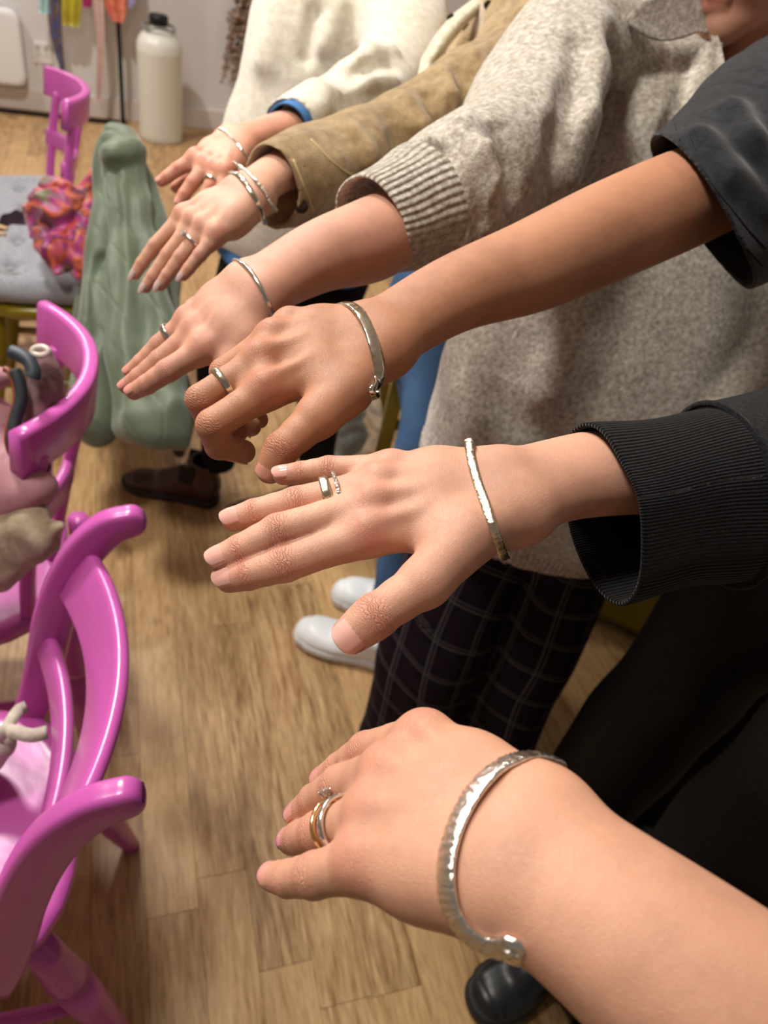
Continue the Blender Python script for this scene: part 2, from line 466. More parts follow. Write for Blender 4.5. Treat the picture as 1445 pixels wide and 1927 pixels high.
HANDS['six'] = dict(vox=.0011, web=.007, tendon=.3, kred=.42, knob=.10, palm_t=.0125,
    fingers=dict(
        pinky=[(690, 1622, .290, 11), (592, 1647, .303, 9.2), (543, 1653, .315, 7.6), (516, 1650, .324, 6.5)],
        ring=[(705, 1535, .303, 11), (600, 1566, .336, 9.4), (566, 1577, .352, 8.2), (549, 1581, .362, 7.0)],
        middle=[(735, 1455, .316, 11.5), (640, 1478, .345, 9.6), (592, 1507, .360, 8.2), (563, 1532, .369, 7.0)],
        index=[(800, 1392, .326, 11.5), (690, 1414, .352, 9.4), (640, 1448, .365, 8.2), (612, 1466, .375, 7.2)]),
    thumb=[(880, 1640, .322, 13), (800, 1600, .352, 11), (720, 1600, .372, 10), (680, 1600, .382, 9)],
    arm=[(975, 1597, .278, 30, 22), (1120, 1705, .258, 31.5, 24), (1300, 1850, .245, 35, 29), (1480, 2010, .240, 40, 34), (1750, 2250, .235, 42, 38)])
HANDS['five'] = dict(vox=.0011, web=.008, tendon=1.2, kred=.85, knob=.2, thumb_n=None,
    fingers=dict(
        index=[(690, 1006, .408, 11), (535, 1061, .400, 10.2), (467, 1080, .401, 9.0), (432, 1089, .403, 7.8)],
        middle=[(697, 952, .418, 11), (523, 1000, .406, 10.0), (451, 1036, .404, 8.8), (417, 1050, .404, 7.6)],
        ring=[(712, 912, .430, 10.5), (556, 946, .424, 9.3), (478, 966, .422, 8.3), (441, 977, .422, 7.2)],
        pinky=[(735, 884, .443, 9.5), (618, 882, .446, 7.8), (566, 890, .447, 7.0), (533, 894, .448, 6.2)]),
    thumb=[(880, 1010, .405, 14), (800, 1095, .388, 12), (705, 1160, .378, 11.2), (663, 1193, .376, 10.0)],
    arm=[(955, 932, .437, 28, 20), (1050, 903, .452, 28, 22), (1150, 888, .466, 30, 24), (1250, 890, .478, 28, 24), (1400, 880, .50, 27, 24)])
HANDS['four'] = dict(vox=.0012, web=.008, tendon=1.2, kred=.6, knob=.2,
    fingers=dict(
        index=[(500, 735, .487, 11.5), (400, 800, .478, 10.8), (412, 838, .488, 9.4), (458, 850, .502, 8.2)],
        middle=[(492, 678, .502, 11.5), (378, 752, .493, 10.4), (398, 800, .506, 9), (445, 812, .52, 8)],
        ring=[(515, 636, .517, 11), (420, 700, .520, 9.6), (430, 770, .530, 8.5), (472, 802, .538, 7.6)],
        pinky=[(545, 612, .532, 10), (470, 680, .540, 8.4), (465, 745, .545, 7.4), (488, 790, .548, 6.6)]),
    thumb=[(655, 735, .492, 14), (597, 785, .478, 12.5), (530, 845, .468, 10.6), (508, 884, .470, 9.0)],
    arm=[(705, 640, .527, 28, 21), (850, 556, .560, 31, 27), (1000, 502, .592, 38, 35), (1150, 434, .622, 42, 40), (1290, 374, .653, 43, 42), (1400, 330, .685, 40, 40)])
HANDS['three'] = dict(vox=.0014, web=.008, tendon=.5, kred=.35, knob=.04,
    fingers=dict(
        index=[(385, 655, .600, 10.5), (315, 698, .600, 9.6), (276, 724, .606, 8.2), (252, 737, .611, 7.0)],
        middle=[(372, 622, .613, 10.8), (302, 678, .616, 9.2), (260, 711, .621, 7.8), (238, 727, .625, 6.6)],
        ring=[(358, 603, .628, 11), (300, 650, .634, 8.8), (266, 683, .638, 7.6), (246, 699, .641, 6.4)],
        pinky=[(372, 588, .645, 10), (325, 632, .655, 8), (298, 665, .660, 7), (280, 684, .664, 6)]),
    thumb=[(470, 640, .605, 14), (440, 690, .602, 12), (432, 740, .606, 10.5), (440, 775, .612, 9)],
    arm=[(482, 546, .620, 29, 21), (600, 484, .655, 33, 30), (700, 452, .690, 39, 37), (780, 404, .73, 33, 33)])
HANDS['two'] = dict(vox=.0015, web=.007, tendon=1.2, kred=.8,
    fingers=dict(
        index=[(348, 407, .815, 10.5), (292, 462, .820, 8.0), (267, 496, .826, 7.0), (255, 516, .830, 6.2)],
        middle=[(368, 417, .802, 10.5), (316, 480, .806, 8.2), (288, 520, .812, 7.2), (274, 541, .816, 6.2)],
        ring=[(388, 428, .790, 10.2), (340, 484, .793, 8.0), (315, 518, .798, 7.0), (302, 537, .802, 6.2)],
        pinky=[(410, 440, .780, 9.5), (376, 480, .780, 7.4), (355, 506, .783, 6.4), (345, 519, .785, 5.6)]),
    thumb=[(430, 390, .835, 12), (395, 415, .850, 10), (365, 445, .858, 9), (350, 462, .862, 8)],
    arm=[(466, 366, .815, 26, 19), (515, 330, .85, 27, 21), (580, 300, .90, 32, 28)])
HANDS['one'] = dict(vox=.0017, web=.007, tendon=.8, kred=.8,
    fingers=dict(
        index=[(368, 300, .945, 11), (335, 318, .945, 8.8), (315, 333, .947, 8), (304, 341, .950, 7)],
        middle=[(390, 310, .935, 11), (362, 345, .930, 9), (347, 366, .932, 8.2), (339, 379, .934, 7)],
        ring=[(410, 318, .925, 10.5), (395, 352, .920, 8.6), (385, 375, .922, 7.8), (380, 388, .925, 6.8)],
        pinky=[(426, 322, .915, 9.5), (418, 350, .912, 7.6), (412, 370, .914, 6.8), (408, 380, .917, 6)]),
    thumb=[(408, 290, .965, 12), (370, 315, .975, 10), (345, 340, .975, 9), (332, 352, .972, 8)],
    arm=[(445, 268, .985, 26, 19), (500, 252, 1.03, 27, 22), (570, 238, 1.09, 32, 28)])
SKIN = dict(
    six=skin('skin_fair', srgb(209, 160, 131), srgb(214, 122, 104)),
    five=skin('skin_rosy', srgb(213, 164, 138), srgb(203, 118, 100)),
    four=skin('skin_tan', srgb(186, 134, 102), srgb(178, 98, 78)),
    three=skin('skin_warm', srgb(204, 154, 130), srgb(198, 110, 96)),
    two=skin('skin_light', srgb(208, 162, 136), srgb(204, 120, 104)),
    one=skin('skin_pink', srgb(218, 162, 136), srgb(206, 110, 92)))
NAIL = dict(six=nail_mat('nail_natural', srgb(224, 160, 146)), five=nail_mat('nail_glossy', srgb(230, 174, 160), .08),
    four=nail_mat('nail_natural_tan', srgb(200, 138, 118), .3), three=nail_mat('nail_short', srgb(222, 150, 140), .3),
    two=nail_mat('nail_pearl', srgb(226, 196, 190), .10, .3), one=nail_mat('nail_plain', srgb(226, 160, 148), .3))
PEOPLE = {}; INFO = {}
PLABEL = dict(
    six='bare forearm nearest the camera, left hand out, textured silver bangle at wrist',
    five='person in black ribbed-cuff sweatshirt holding out a flat right hand with polished nails',
    four='person in black short-sleeved top stretching a bare tanned arm, fingers curled',
    three='person in oatmeal marl collared sweater and dark plaid trousers, right arm stretched out',
    two='person in tan corduroy jacket with fleece lining, blue jeans and white trainers, manicured hand out',
    one='person in cream jumper, black trousers and brown boots, farthest of the row')
for key in HANDS:
    V, Q, at, info = build_hand(HANDS[key]); INFO[key] = info
    body = mesh_obj('person', V, Q, SKIN[key], attrs=at)
    tag(body, PLABEL[key], 'person'); PEOPLE[key] = body
    add_nails(info, body, NAIL[key], longer={'two': .9, 'five': .25}.get(key, 0.0),
              which=('index', 'middle', 'ring', 'pinky', 'thumb') if key in ('five', 'four', 'three') else ('index', 'middle', 'ring', 'pinky'))
# ------------------------------------------------------------------ cloth
def cloth(name, c1, c2, scale, rough=.85, sheen=.3, bumpd=.001, rib=None, lenrib=None, mid=None, bstr=.6, bscale=None, contrast=(.35, .65)):
    """rib = (ribs round the tube, depth); lenrib = (period in metres, depth)"""
    m, t, b = mat(name); co = obco(t)
    n = noise(t, co, scale, 4, .65).outputs[0]
    st = [(contrast[0], c1), (contrast[1], c2)] if mid is None else [(contrast[0], c1), (.5, mid), (contrast[1], c2)]
    big = noise(t, co, 9, 2, .5).outputs[0]
    c = ramp(t, n, st)
    c = mixc(t, math_(t, 'MULTIPLY', big, .12), c, tuple(x*.75 for x in c1[:3])+(1,))
    t.links.new(c, b.inputs['Base Color'])
    b.inputs['Roughness'].default_value = rough; b.inputs['Sheen Weight'].default_value = sheen; b.inputs['Sheen Roughness'].default_value = .5
    b.inputs['Specular IOR Level'].default_value = .15
    h = noise(t, co, bscale or scale*2.5, 3, .7).outputs[0]
    if rib:
        w = math_(t, 'COSINE', math_(t, 'MULTIPLY', attr(t, 'ang'), float(rib[0])))
        h = math_(t, 'ADD', math_(t, 'MULTIPLY', w, rib[1]), h)
    if lenrib:
        w = math_(t, 'COSINE', math_(t, 'MULTIPLY', attr(t, 'len'), 2*math.pi/lenrib[0]))
        h = math_(t, 'ADD', math_(t, 'MULTIPLY', w, lenrib[1]), h)
    bump(t, b, h, bstr, bumpd)
    return m
def tube_attr(V, paths, u):
    best = np.full(len(V), 1e9, np.float32); ang = np.zeros(len(V)); ln = np.zeros(len(V))
    for path in paths:
        acc = 0.0; pts = [np.asarray(p[0], float) for p in path]
        for a, b in zip(pts[:-1], pts[1:]):
            ab = b-a; L = np.linalg.norm(ab); ax = ab/L; q = V-a
            t = np.clip(q@ax, 0, L); r = q-t[:, None]*ax; d = np.linalg.norm(r, axis=1)
            uu = N(np.asarray(u)-ax*(np.asarray(u)@ax)); ww = np.cross(ax, uu)
            m = d < best
            best[m] = d[m]; ang[m] = np.arctan2(r[m]@ww, r[m]@uu); ln[m] = acc+(q[m]@ax)
            acc += L
    return {'ang': ang, 'len': ln}
def garment(name, parent, m, vox, chains, cuts=(), subs=(), folds=(), ridges=(), lcuts=(), main=None, margin=.02, paths=None, u=None, it=2):
    """ridges: ((px,py),(px,py), r0, r1, k, inset) laid on the surface seen from the photo; negative r carves"""
    pts = []; rmax = 0
    for ch in chains:
        for p in ch['pts']: pts.append(p[0]); rmax = max(rmax, *p[1:])
    f = Field(pts, rmax+margin, vox, main)
    for ch in chains: f.chain(ch['pts'], k=ch.get('k', .02), u=ch.get('u'), jk=ch.get('jk', .004))
    for rd in ridges:
        pp, r0, r1, k, ins = rd; H = [f.hit(*q) for q in pp]
        H = [(h+N(h-CAM)*ins) for h in H if h is not None]
        for i in range(len(H)-1):
            if np.linalg.norm(H[i]-H[i+1]) > .25: continue
            a0 = r0+(r1-r0)*i/(len(H)-1); a1 = r0+(r1-r0)*(i+1)/(len(H)-1)
            f.cone(H[i], H[i+1], abs(a0), abs(a1), k, sub=r0 < 0)
    for sb in subs: f.chain(sb['pts'], k=sb.get('k', .002), u=sb.get('u'), sub=True)
    for p, n, r in lcuts: f.cut_local(p, n, r)
    for p, n in cuts: f.plane(p, n, .002)
    V, Q = f.mesh(it)
    at = tube_attr(V, paths or [chains[0]['pts']], u if u is not None else (chains[0].get('u') if chains[0].get('u') is not None else (0, 0, 1)))
    if folds: V = vdisp(V, *folds)
    return mesh_obj(name, V, Q, m, parent, attrs=at)
from mathutils.bvhtree import BVHTree
def surf(o):
    me = o.data; mw = world_of(o)
    bv = BVHTree.FromPolygons([mw @ v.co for v in me.vertices], [tuple(p.vertices) for p in me.polygons])
    def hit(px, py, off=0.0):
        d = Vector(P(px, py, 1.0)-CAM); L = d.length; d.normalize()
        loc, nrm, i, dist = bv.ray_cast(Vector(CAM), d)
        if loc is None: return None
        return np.array(loc)-np.array(d)*off
    hit.near = lambda p: [np.array(x) for x in bv.find_nearest(Vector(p))[:2]]
    return hit
def V3(*a): return np.array(a, float)
blk = srgb(24, 24, 27)
# ---- fifth person: black sweatshirt ------------------------------------------------
p5 = PEOPLE['five']
m_sweat = cloth('black_fleece', srgb(9, 9, 10), srgb(40, 40, 43), 420, .95, .12, .0012, bscale=700, contrast=(.45, .8))
m_sweatrib = cloth('black_rib', srgb(8, 8, 9), srgb(34, 34, 37), 500, .95, .10, .0012, rib=(128, .8), bscale=900, contrast=(.45, .8))
a5 = P(1128, 966, .452); b5 = P(1345, 932, .484); c5 = P(1500, 900, .51); d5 = P(1700, 850, .56)
ax5 = N(b5-a5); top5 = P(1088, 798, .468); bot5 = P(1166, 1131, .446); u5 = N(top5-bot5)
pre5 = a5-ax5*.05
w5 = .0565
garment_c5 = garment('sweatshirt', p5, m_sweat, .0024,
    [dict(pts=[(b5-ax5*.012, w5+.004, .044), (b5+ax5*.02, w5+.006, .048), (c5, w5+.010, .055), (d5, .075, .065), (V3(.56, .50, 1.33), .08, .07)], u=u5, k=.02),
     dict(pts=[(V3(.56, .50, 1.30), .10, .09), (V3(.62, .47, 1.15), .20, .12), (V3(.64, .45, .98), .21, .13), (V3(.64, .45, .84), .20, .125)], u=V3(.2, -1, 0), k=.05)],
    cuts=[(b5, -ax5)], folds=[(3, 22, .0035)], main=V3(1, .1, 0), margin=.02, paths=[[(b5,), (c5,), (d5,)]], u=u5)
cuff = garment('cuff', garment_c5, m_sweatrib, .0014,
    [dict(pts=[(pre5, w5, .036), (a5, w5, .036), (a5*.5+b5*.5, w5*.97, .039), (b5+ax5*.004, w5*1.02, .044), (b5+ax5*.03, w5*.9, .04)], u=u5)],
    subs=[dict(pts=[(pre5-ax5*.03, w5-.0032, .0325), (a5, w5-.0032, .0325), (a5+ax5*.05, w5-.006, .031), (a5+ax5*.075, .03, .02)], u=u5)],
    cuts=[(a5, -N(ax5+.0*u5)), (b5+ax5*.004, ax5)], folds=[(5, 45, .0012)], main=ax5, u=-np.cross(ax5, u5))
# seam between cuff and sleeve
def ring_tube(name, parent, m, c, ax, u, hw, ht, r, n=64):
    w = np.cross(ax, u); V = []; Fc = []
    for i in range(n):
        a = 2*math.pi*i/n; ctr = c+u*hw*math.cos(a)+w*ht*math.sin(a); rad = N(u*math.cos(a)*ht+w*math.sin(a)*hw)
        for j in range(8):
            b = 2*math.pi*j/8; V.append(ctr+rad*r*math.cos(b)+ax*r*math.sin(b))
    for i in range(n):
        for j in range(8):
            Fc.append([i*8+j, i*8+(j+1) % 8, ((i+1) % n)*8+(j+1) % 8, ((i+1) % n)*8+j])
    return mesh_obj(name, V, Fc, m, parent)
uu5 = N(u5-ax5*(u5@ax5))
ring_tube('seam', garment_c5, m_sweat, b5+ax5*.003, ax5, uu5, w5+.0045, .0455, .0022)
def trousers(name, parent, m, vox, waist, legs, hip=(.17, .12), u=V3(1, 0, 0), folds=None, seat=None):
    ch = [dict(pts=[(waist, hip[0], hip[1]), (waist-V3(0, 0, .12), hip[0]*1.05, hip[1]*1.08)], u=u, k=.05)]
    for lg in legs: ch.append(dict(pts=lg, k=.035))
    cut = [(V3(0, 0, min(l[-1][0][2] for l in legs)), V3(0, 0, -1)), (waist+V3(0, 0, .03), V3(0, 0, 1))]
    return garment(name, parent, m, vox, ch, cuts=cut, folds=folds, paths=legs, u=u)
m_black_tr = cloth('black_trouser', srgb(10, 8, 8), srgb(22, 18, 17), 160, .8, .0, .0006)
m_satin = cloth('dark_satin_trouser', srgb(12, 10, 10), srgb(26, 22, 22), 120, .6, .0, .0004)
tr5 = trousers('trousers', p5, m_black_tr, .006, V3(.64, .46, .90),
    [[(V3(.56, .52, .80), .10), (V3(.535, .54, .5), .085), (V3(.53, .55, .10), .075)], [(V3(.70, .42, .80), .10), (V3(.71, .43, .5), .085), (V3(.71, .43, .10), .075)]], hip=(.19, .13), u=V3(.6, -.8, 0), folds=[(6, 16, .006)])
# ---- shoes -------------------------------------------------------------------------
def shoe(name, parent, toe, heel, m_up, m_sole, kind='boot', w=.05, sole_h=.022, vox=.0032, extra=0.0):
    """one shoe resting on the floor: upper, sole"""
    toe = V3(toe[0], toe[1], 0); heel = V3(heel[0], heel[1], 0); ax = N(toe-heel); lat = V3(-ax[1], ax[0], 0); L = np.linalg.norm(toe-heel)
    at = lambda t, z, s=0.0: heel+ax*(t*L)+lat*s+V3(0, 0, z)
    f = Field([at(-.05, 0), at(1.05, 0), at(.15, .18 if kind == 'boot' else .10)], .07, vox, ax)
    f.chain([(at(.12, .045), .036, .030), (at(.35, .045), .036, .034), (at(.62, .040), w*.88, .030), (at(.85, .034), w*.86, .026+extra), (at(.93, .03), w*.7, .022+extra)], k=.01, u=lat)
    f.chain([(at(.13, .07), .040), (at(.30, .085), .038), (at(.55, .055), .034)], k=.02)
    if kind == 'boot': f.chain([(at(.15, .08), .040), (at(.16, .17), .044)], k=.02)
    f.plane(V3(0, 0, sole_h), V3(0, 0, -1), .003)
    if kind == 'boot':
        f.plane(V3(0, 0, .155), V3(0, 0, 1), .002)
        f.cone(at(.15, .11), at(.16, .19), .034, .038, .002, sub=True)
    else:
        f.cone(at(.16, .085), at(.17, .16), .030, .032, .004, sub=True); f.plane(at(.16, .098), N(V3(0, 0, 1)-ax*.1), .003)
    V, Q = f.mesh(); up = mesh_obj(name, V, Q, m_up, parent)
    g = Field([at(-.05, 0), at(1.05, 0)], .07, vox, ax)
    e = .005 if kind == 'boot' else .003
    g.chain([(at(.11, .02), .036+e, .035), (at(.35, .02), .035+e, .035), (at(.65, .02), w*.9+e, .035), (at(.86, .02), w*.88+e, .035), (at(.93, .02), w*.72+e, .035)], k=.01, u=lat)
    g.plane(V3(0, 0, .0005), V3(0, 0, -1), .001); g.plane(V3(0, 0, sole_h+.004), V3(0, 0, 1), .003)
    if kind == 'boot': g.econe(at(.42, -.004, -.07), at(.42, -.004, .07), (.022, .012), (.022, .012), ax, .001, sub=True)
    V, Q = g.mesh(); mesh_obj('sole', V, Q, m_sole, up)
    return up, at
def laces(up, at, m, n=4, t0=.38, t1=.62, z0=.103, z1=.076, w=.02):
    for i in range(n):
        t = t0+(t1-t0)*i/(n-1); z = z0+(z1-z0)*i/(n-1)
        V = []; Fc = []
        for a in range(9):
            s = -1+2*a/8
            c = at(t+.012*s*(1 if i % 2 else -1), z-.006*s*s, s*w)
            for b in range(6):
                an = b*math.pi/3; V.append(c+V3(0, 0, .0028)*math.sin(an)+(at(1, 0)-at(0, 0))/np.linalg.norm(at(1, 0)-at(0, 0))*.0045*math.cos(an))
        for a in range(8):
            for b in range(6): Fc.append([a*6+b, a*6+(b+1) % 6, (a+1)*6+(b+1) % 6, (a+1)*6+b])
        mesh_obj('lace', V, Fc, m, up)
m_bootblk = flat('black_boot_leather', srgb(27, 31, 34), .34); m_sole_b = flat('boot_sole', srgb(24, 26, 27), .6)
m_bootbrn = flat('brown_boot_leather', srgb(62, 34, 34), .42); m_sole_d = flat('dark_sole', srgb(34, 30, 28), .6)
m_white = flat('white_trainer_leather', srgb(236, 240, 242), .4); m_wsole = flat('white_rubber', srgb(214, 214, 212), .55)
m_elas = flat('boot_elastic', srgb(22, 18, 19), .9)
def gusset(up, at, s):
    V = [at(.24, .085, .0415*s), at(.40, .085, .0375*s), at(.36, .150, .044*s), at(.22, .150, .046*s)]
    V = V+[v-(at(0, 0, .003*s)-at(0, 0, 0)) for v in V]
    return mesh_obj('elastic_panel', V, [[0, 1, 2, 3], [7, 6, 5, 4], [0, 4, 5, 1], [1, 5, 6, 2], [2, 6, 7, 3], [3, 7, 4, 0]], m_elas, up, smooth=False)
b1, at1 = shoe('boot', p5, (.362, .490), (.54, .62), m_bootblk, m_sole_b, 'boot', .055, .032)
b2, at2 = shoe('boot', p5, (.555, .46), (.72, .60), m_bootblk, m_sole_b, 'boot', .055, .032)
# ---- fourth person: black short-sleeved top ----------------------------------------
p4 = PEOPLE['four']
m_tee = cloth('black_twill', srgb(20, 21, 24), srgb(38, 40, 45), 120, .85, .2, .0008, bscale=500, lenrib=None)
s4a = P(1316, 392, .655); s4b = P(1420, 330, .69); s4c = P(1560, 235, .75); s4d = V3(.53, .90, 1.40)
ax4 = N(s4b-s4a); u4 = N(P(1222, 243, .672)-P(1416, 546, .65)); pre4 = s4a-ax4*.06
vd4 = N(s4a-CAM); n4 = N(np.cross(u4, vd4)); n4 = n4 if n4@ax4 > 0 else -n4; n4 = N(n4+.22*vd4)
tee = garment('shirt', p4, m_tee, .0021,
    [dict(pts=[(pre4, .080, .052), (s4a, .083, .054), (s4b, .092, .066), (s4c, .105, .080), (s4d, .115, .10)], u=u4, k=.03),
     dict(pts=[(V3(.60, .90, 1.40), .07, .07), (V3(.66, .90, 1.32), .19, .11), (V3(.68, .88, 1.1), .19, .12), (V3(.68, .87, .86), .20, .13)], u=V3(.75, -.65, 0), k=.06)],
    ridges=[([(1370, 200), (1400, 260), (1444, 330)], .008, .007, .02, .002), ([(1300, 250), (1370, 330), (1430, 380)], .006, .006, .02, .002)],
    subs=[dict(pts=[(pre4-ax4*.02, .076, .048), (s4a, .0788, .0498), (s4b, .086, .060), (s4b+ax4*.03, .05, .04)], u=u4)],
    cuts=[(s4a, -n4), (V3(0, 0, .82), V3(0, 0, -1))], folds=[(11, 18, .0035)], main=V3(1, .2, 0), margin=.03, paths=[[(s4a,), (s4b,), (s4c,), (s4d,)]], u=np.cross(ax4, u4), it=8)
m_stitch = flat('dark_stitching', srgb(10, 10, 12), .8)
h4 = surf(tee)
def stitch(name, parent, m, pts, r=.0006, off=.0003, hitf=None):
    """a thread lying on a surface along photo points"""
    W = []
    for a, b in zip(pts[:-1], pts[1:]):
        for i in range(12):
            t = i/12; h = hitf(a[0]+(b[0]-a[0])*t, a[1]+(b[1]-a[1])*t, off)
            if h is not None: W.append(h)
    if len(W) < 3: return None
    W = np.array(W)
    for _ in range(4): W[1:-1] = (W[:-2]+2*W[1:-1]+W[2:])/4
    return tube(name, parent, m, W, r, 6)
def tube(name, parent, m, pts, r, n=8, closed=False, smooth=True):
    V = []; Fc = []; K = len(pts); pr = None; pts = [np.asarray(p, float) for p in pts]
    for i, p in enumerate(pts):
        d = pts[min(i+1, K-1)]-pts[max(i-1, 0)] if not closed else pts[(i+1) % K]-pts[i-1]
        d = N(d)
        if pr is None: pr = N(np.cross(d, V3(.3, .5, .8)))
        pr = N(pr-d*(pr@d)); q = np.cross(d, pr); rr = r[i] if hasattr(r, '__len__') else r
        for j in range(n):
            a = 2*math.pi*j/n; V.append(p+(pr*math.cos(a)+q*math.sin(a))*rr)
    for i in range(K if closed else K-1):
        for j in range(n):
            i2 = (i+1) % K; Fc.append([i*n+j, i*n+(j+1) % n, i2*n+(j+1) % n, i2*n+j])
    if not closed: Fc.append(list(range(n))[::-1]); Fc.append(list(range((K-1)*n, K*n)))
    return mesh_obj(name, V, Fc, m, parent, smooth=smooth)
stitch('hem_stitch', tee, m_stitch, [(1268, 232), (1290, 300), (1330, 370), (1390, 450), (1440, 505)], .0008, .0007, h4)
stitch('hem_stitch', tee, m_stitch, [(1288, 235), (1308, 290), (1350, 360), (1410, 435), (1444, 470)], .0008, .0007, h4)
tr4 = trousers('trousers', p4, m_satin, .006, V3(.66, .90, .90),
    [[(V3(.56, .86, .80), .105), (V3(.53, .84, .5), .10), (V3(.51, .83, .06), .095)], [(V3(.74, .95, .80), .105), (V3(.74, .96, .5), .10), (V3(.74, .97, .06), .095)]], hip=(.19, .13), u=V3(.75, .65, 0), folds=[(12, 14, .006)])
b4, _ = shoe('boot', p4, (.40, .72), (.55, .90), m_bootblk, m_sole_b, 'boot', .05, .028, .004)
b4, _ = shoe('boot', p4, (.64, .82), (.78, 1.02), m_bootblk, m_sole_b, 'boot', .05, .028, .004)
# ---- third person: oatmeal sweater, plaid trousers ---------------------------------
p3 = PEOPLE['three']
oat = (srgb(140, 130, 116), srgb(220, 214, 202), srgb(184, 175, 161))
m_oat = cloth('oatmeal_marl_knit', oat[0], oat[1], 150, .95, .35, .0022, mid=oat[2], bstr=.7, bscale=260, contrast=(.30, .70))
m_oatrib = cloth('oatmeal_rib_knit', oat[0], oat[1], 170, .95, .3, .0030, mid=oat[2], rib=(44, .55), bstr=.7, bscale=300, contrast=(.3, .7))
m_oatwelt = cloth('oatmeal_welt_knit', oat[0], oat[1], 170, .95, .3, .0030, mid=oat[2], rib=(110, .5), bstr=.6, bscale=300, contrast=(.3, .7))
c3a = P(697, 428, .694); c3b = P(790, 392, .735); c3c = P(880, 342, .78); e3 = P(958, 288, .83); g3 = P(1010, 200, .885); h3 = P(1085, 100, .94); sh3 = V3(.135, 1.17, 1.36)
ax3 = N(c3b-c3a); u3 = N(P(640, 362, .705)-P(752, 500, .69)); u3 = N(u3-ax3*(u3@ax3))
c3m = c3a+ax3*.078
hem3 = V3(.255, 1.00, .87)
neck3 = P(1372, 85, .98)
tor3 = [(V3(.30, 1.19, 1.36), .10, .085), (V3(.30, 1.17, 1.30), .185, .115), (V3(.285, 1.12, 1.15), .205, .145), (V3(.265, 1.05, 1.0), .225, .165), (V3(.255, 1.01, .90), .228, .165), (V3(.255, 1.0, .80), .215, .155)]
u3t = N(V3(1, .12, 0))
sweater = garment('sweater', p3, m_oat, .0029,
    [dict(pts=tor3, u=u3t, k=.02, jk=.01),
     dict(pts=[(c3a+ax3*.035, .056), (c3m, .0615), (c3b, .063), (c3c, .072), (e3, .076), (g3, .074), (h3, .078), (sh3, .085)], k=.022, jk=.006),
     dict(pts=[(V3(.45, 1.17, 1.34), .075), (V3(.50, 1.10, 1.2), .07), (V3(.50, 1.02, 1.08), .062), (V3(.44, .93, 1.02), .05)], k=.03)],
    ridges=[([(862, 235), (890, 290), (925, 345)], .013, .011, .02, .004), ([(790, 262), (830, 330), (862, 400)], .011, .009, .018, .003), ([(905, 262), (925, 330), (930, 400)], .010, .009, .016, .003),
            ([(838, 258), (862, 330), (885, 410)], -.005, -.004, .018, -.002), ([(880, 250), (908, 320), (915, 400)], -.005, -.004, .018, -.002), ([(940, 240), (965, 300), (975, 350)], -.007, -.006, .018, -.002),
            ([(1135, 60), (1112, 130), (1088, 220), (1068, 330)], .011, .008, .035, .006), ([(1085, 90), (1062, 170), (1045, 250), (1035, 320)], -.005, -.005, .03, -.001), ([(1160, 110), (1150, 220), (1120, 330)], -.006, -.006, .04, 0),
            ([(1250, 120), (1232, 240), (1205, 380)], .010, .012, .04, .006), ([(1292, 130), (1280, 240), (1262, 360)], -.006, -.006, .03, 0), ([(1328, 150), (1310, 260)], .008, .008, .03, .004),
            ([(860, 740), (900, 800), (960, 850)], .010, .010, .04, .004), ([(1100, 600), (1060, 690), (1040, 740)], .012, .010, .05, .004)],
    subs=[dict(pts=[(P(1400, -30, 1.02), .06), (P(1402, 20, .97), .053), (P(1412, 100, .93), .042), (P(1420, 180, .87), .032), (P(1420, 240, .83), .012)], k=.006),
          dict(pts=[(V3(.255, 1.0, .78), .205, .145), (V3(.255, 1.0, .93), .20, .14)], u=u3t)],
    lcuts=[(c3m, -ax3, .095)],
    cuts=[(V3(0, 0, .845), V3(-.05, -.12, -1))], folds=[(21, 13, .006, (1, 1, .5)), (22, 30, .0015)], main=V3(.4, 1, 0), margin=.03,
    paths=[[(c3b,), (c3c,), (e3,), (g3,), (h3,)], [(x[0],) for x in tor3]], u=V3(0, 1, .1))
garment('cuff', sweater, m_oatrib, .0018,
    [dict(pts=[(c3a-ax3*.04, .046, .043), (c3a, .0475, .044), (c3a+ax3*.045, .054, .051), (c3m, .0605, .058), (c3m+ax3*.03, .05, .05)], u=u3)],
    subs=[dict(pts=[(c3a-ax3*.06, .0425, .0395), (c3a, .0435, .040), (c3a+ax3*.03, .042, .039), (c3a+ax3*.05, .02, .02)], u=u3)],
    cuts=[(c3a, -ax3), (c3m, ax3)], folds=[(25, 40, .0012)], main=ax3, u=np.cross(ax3, u3)*-1)
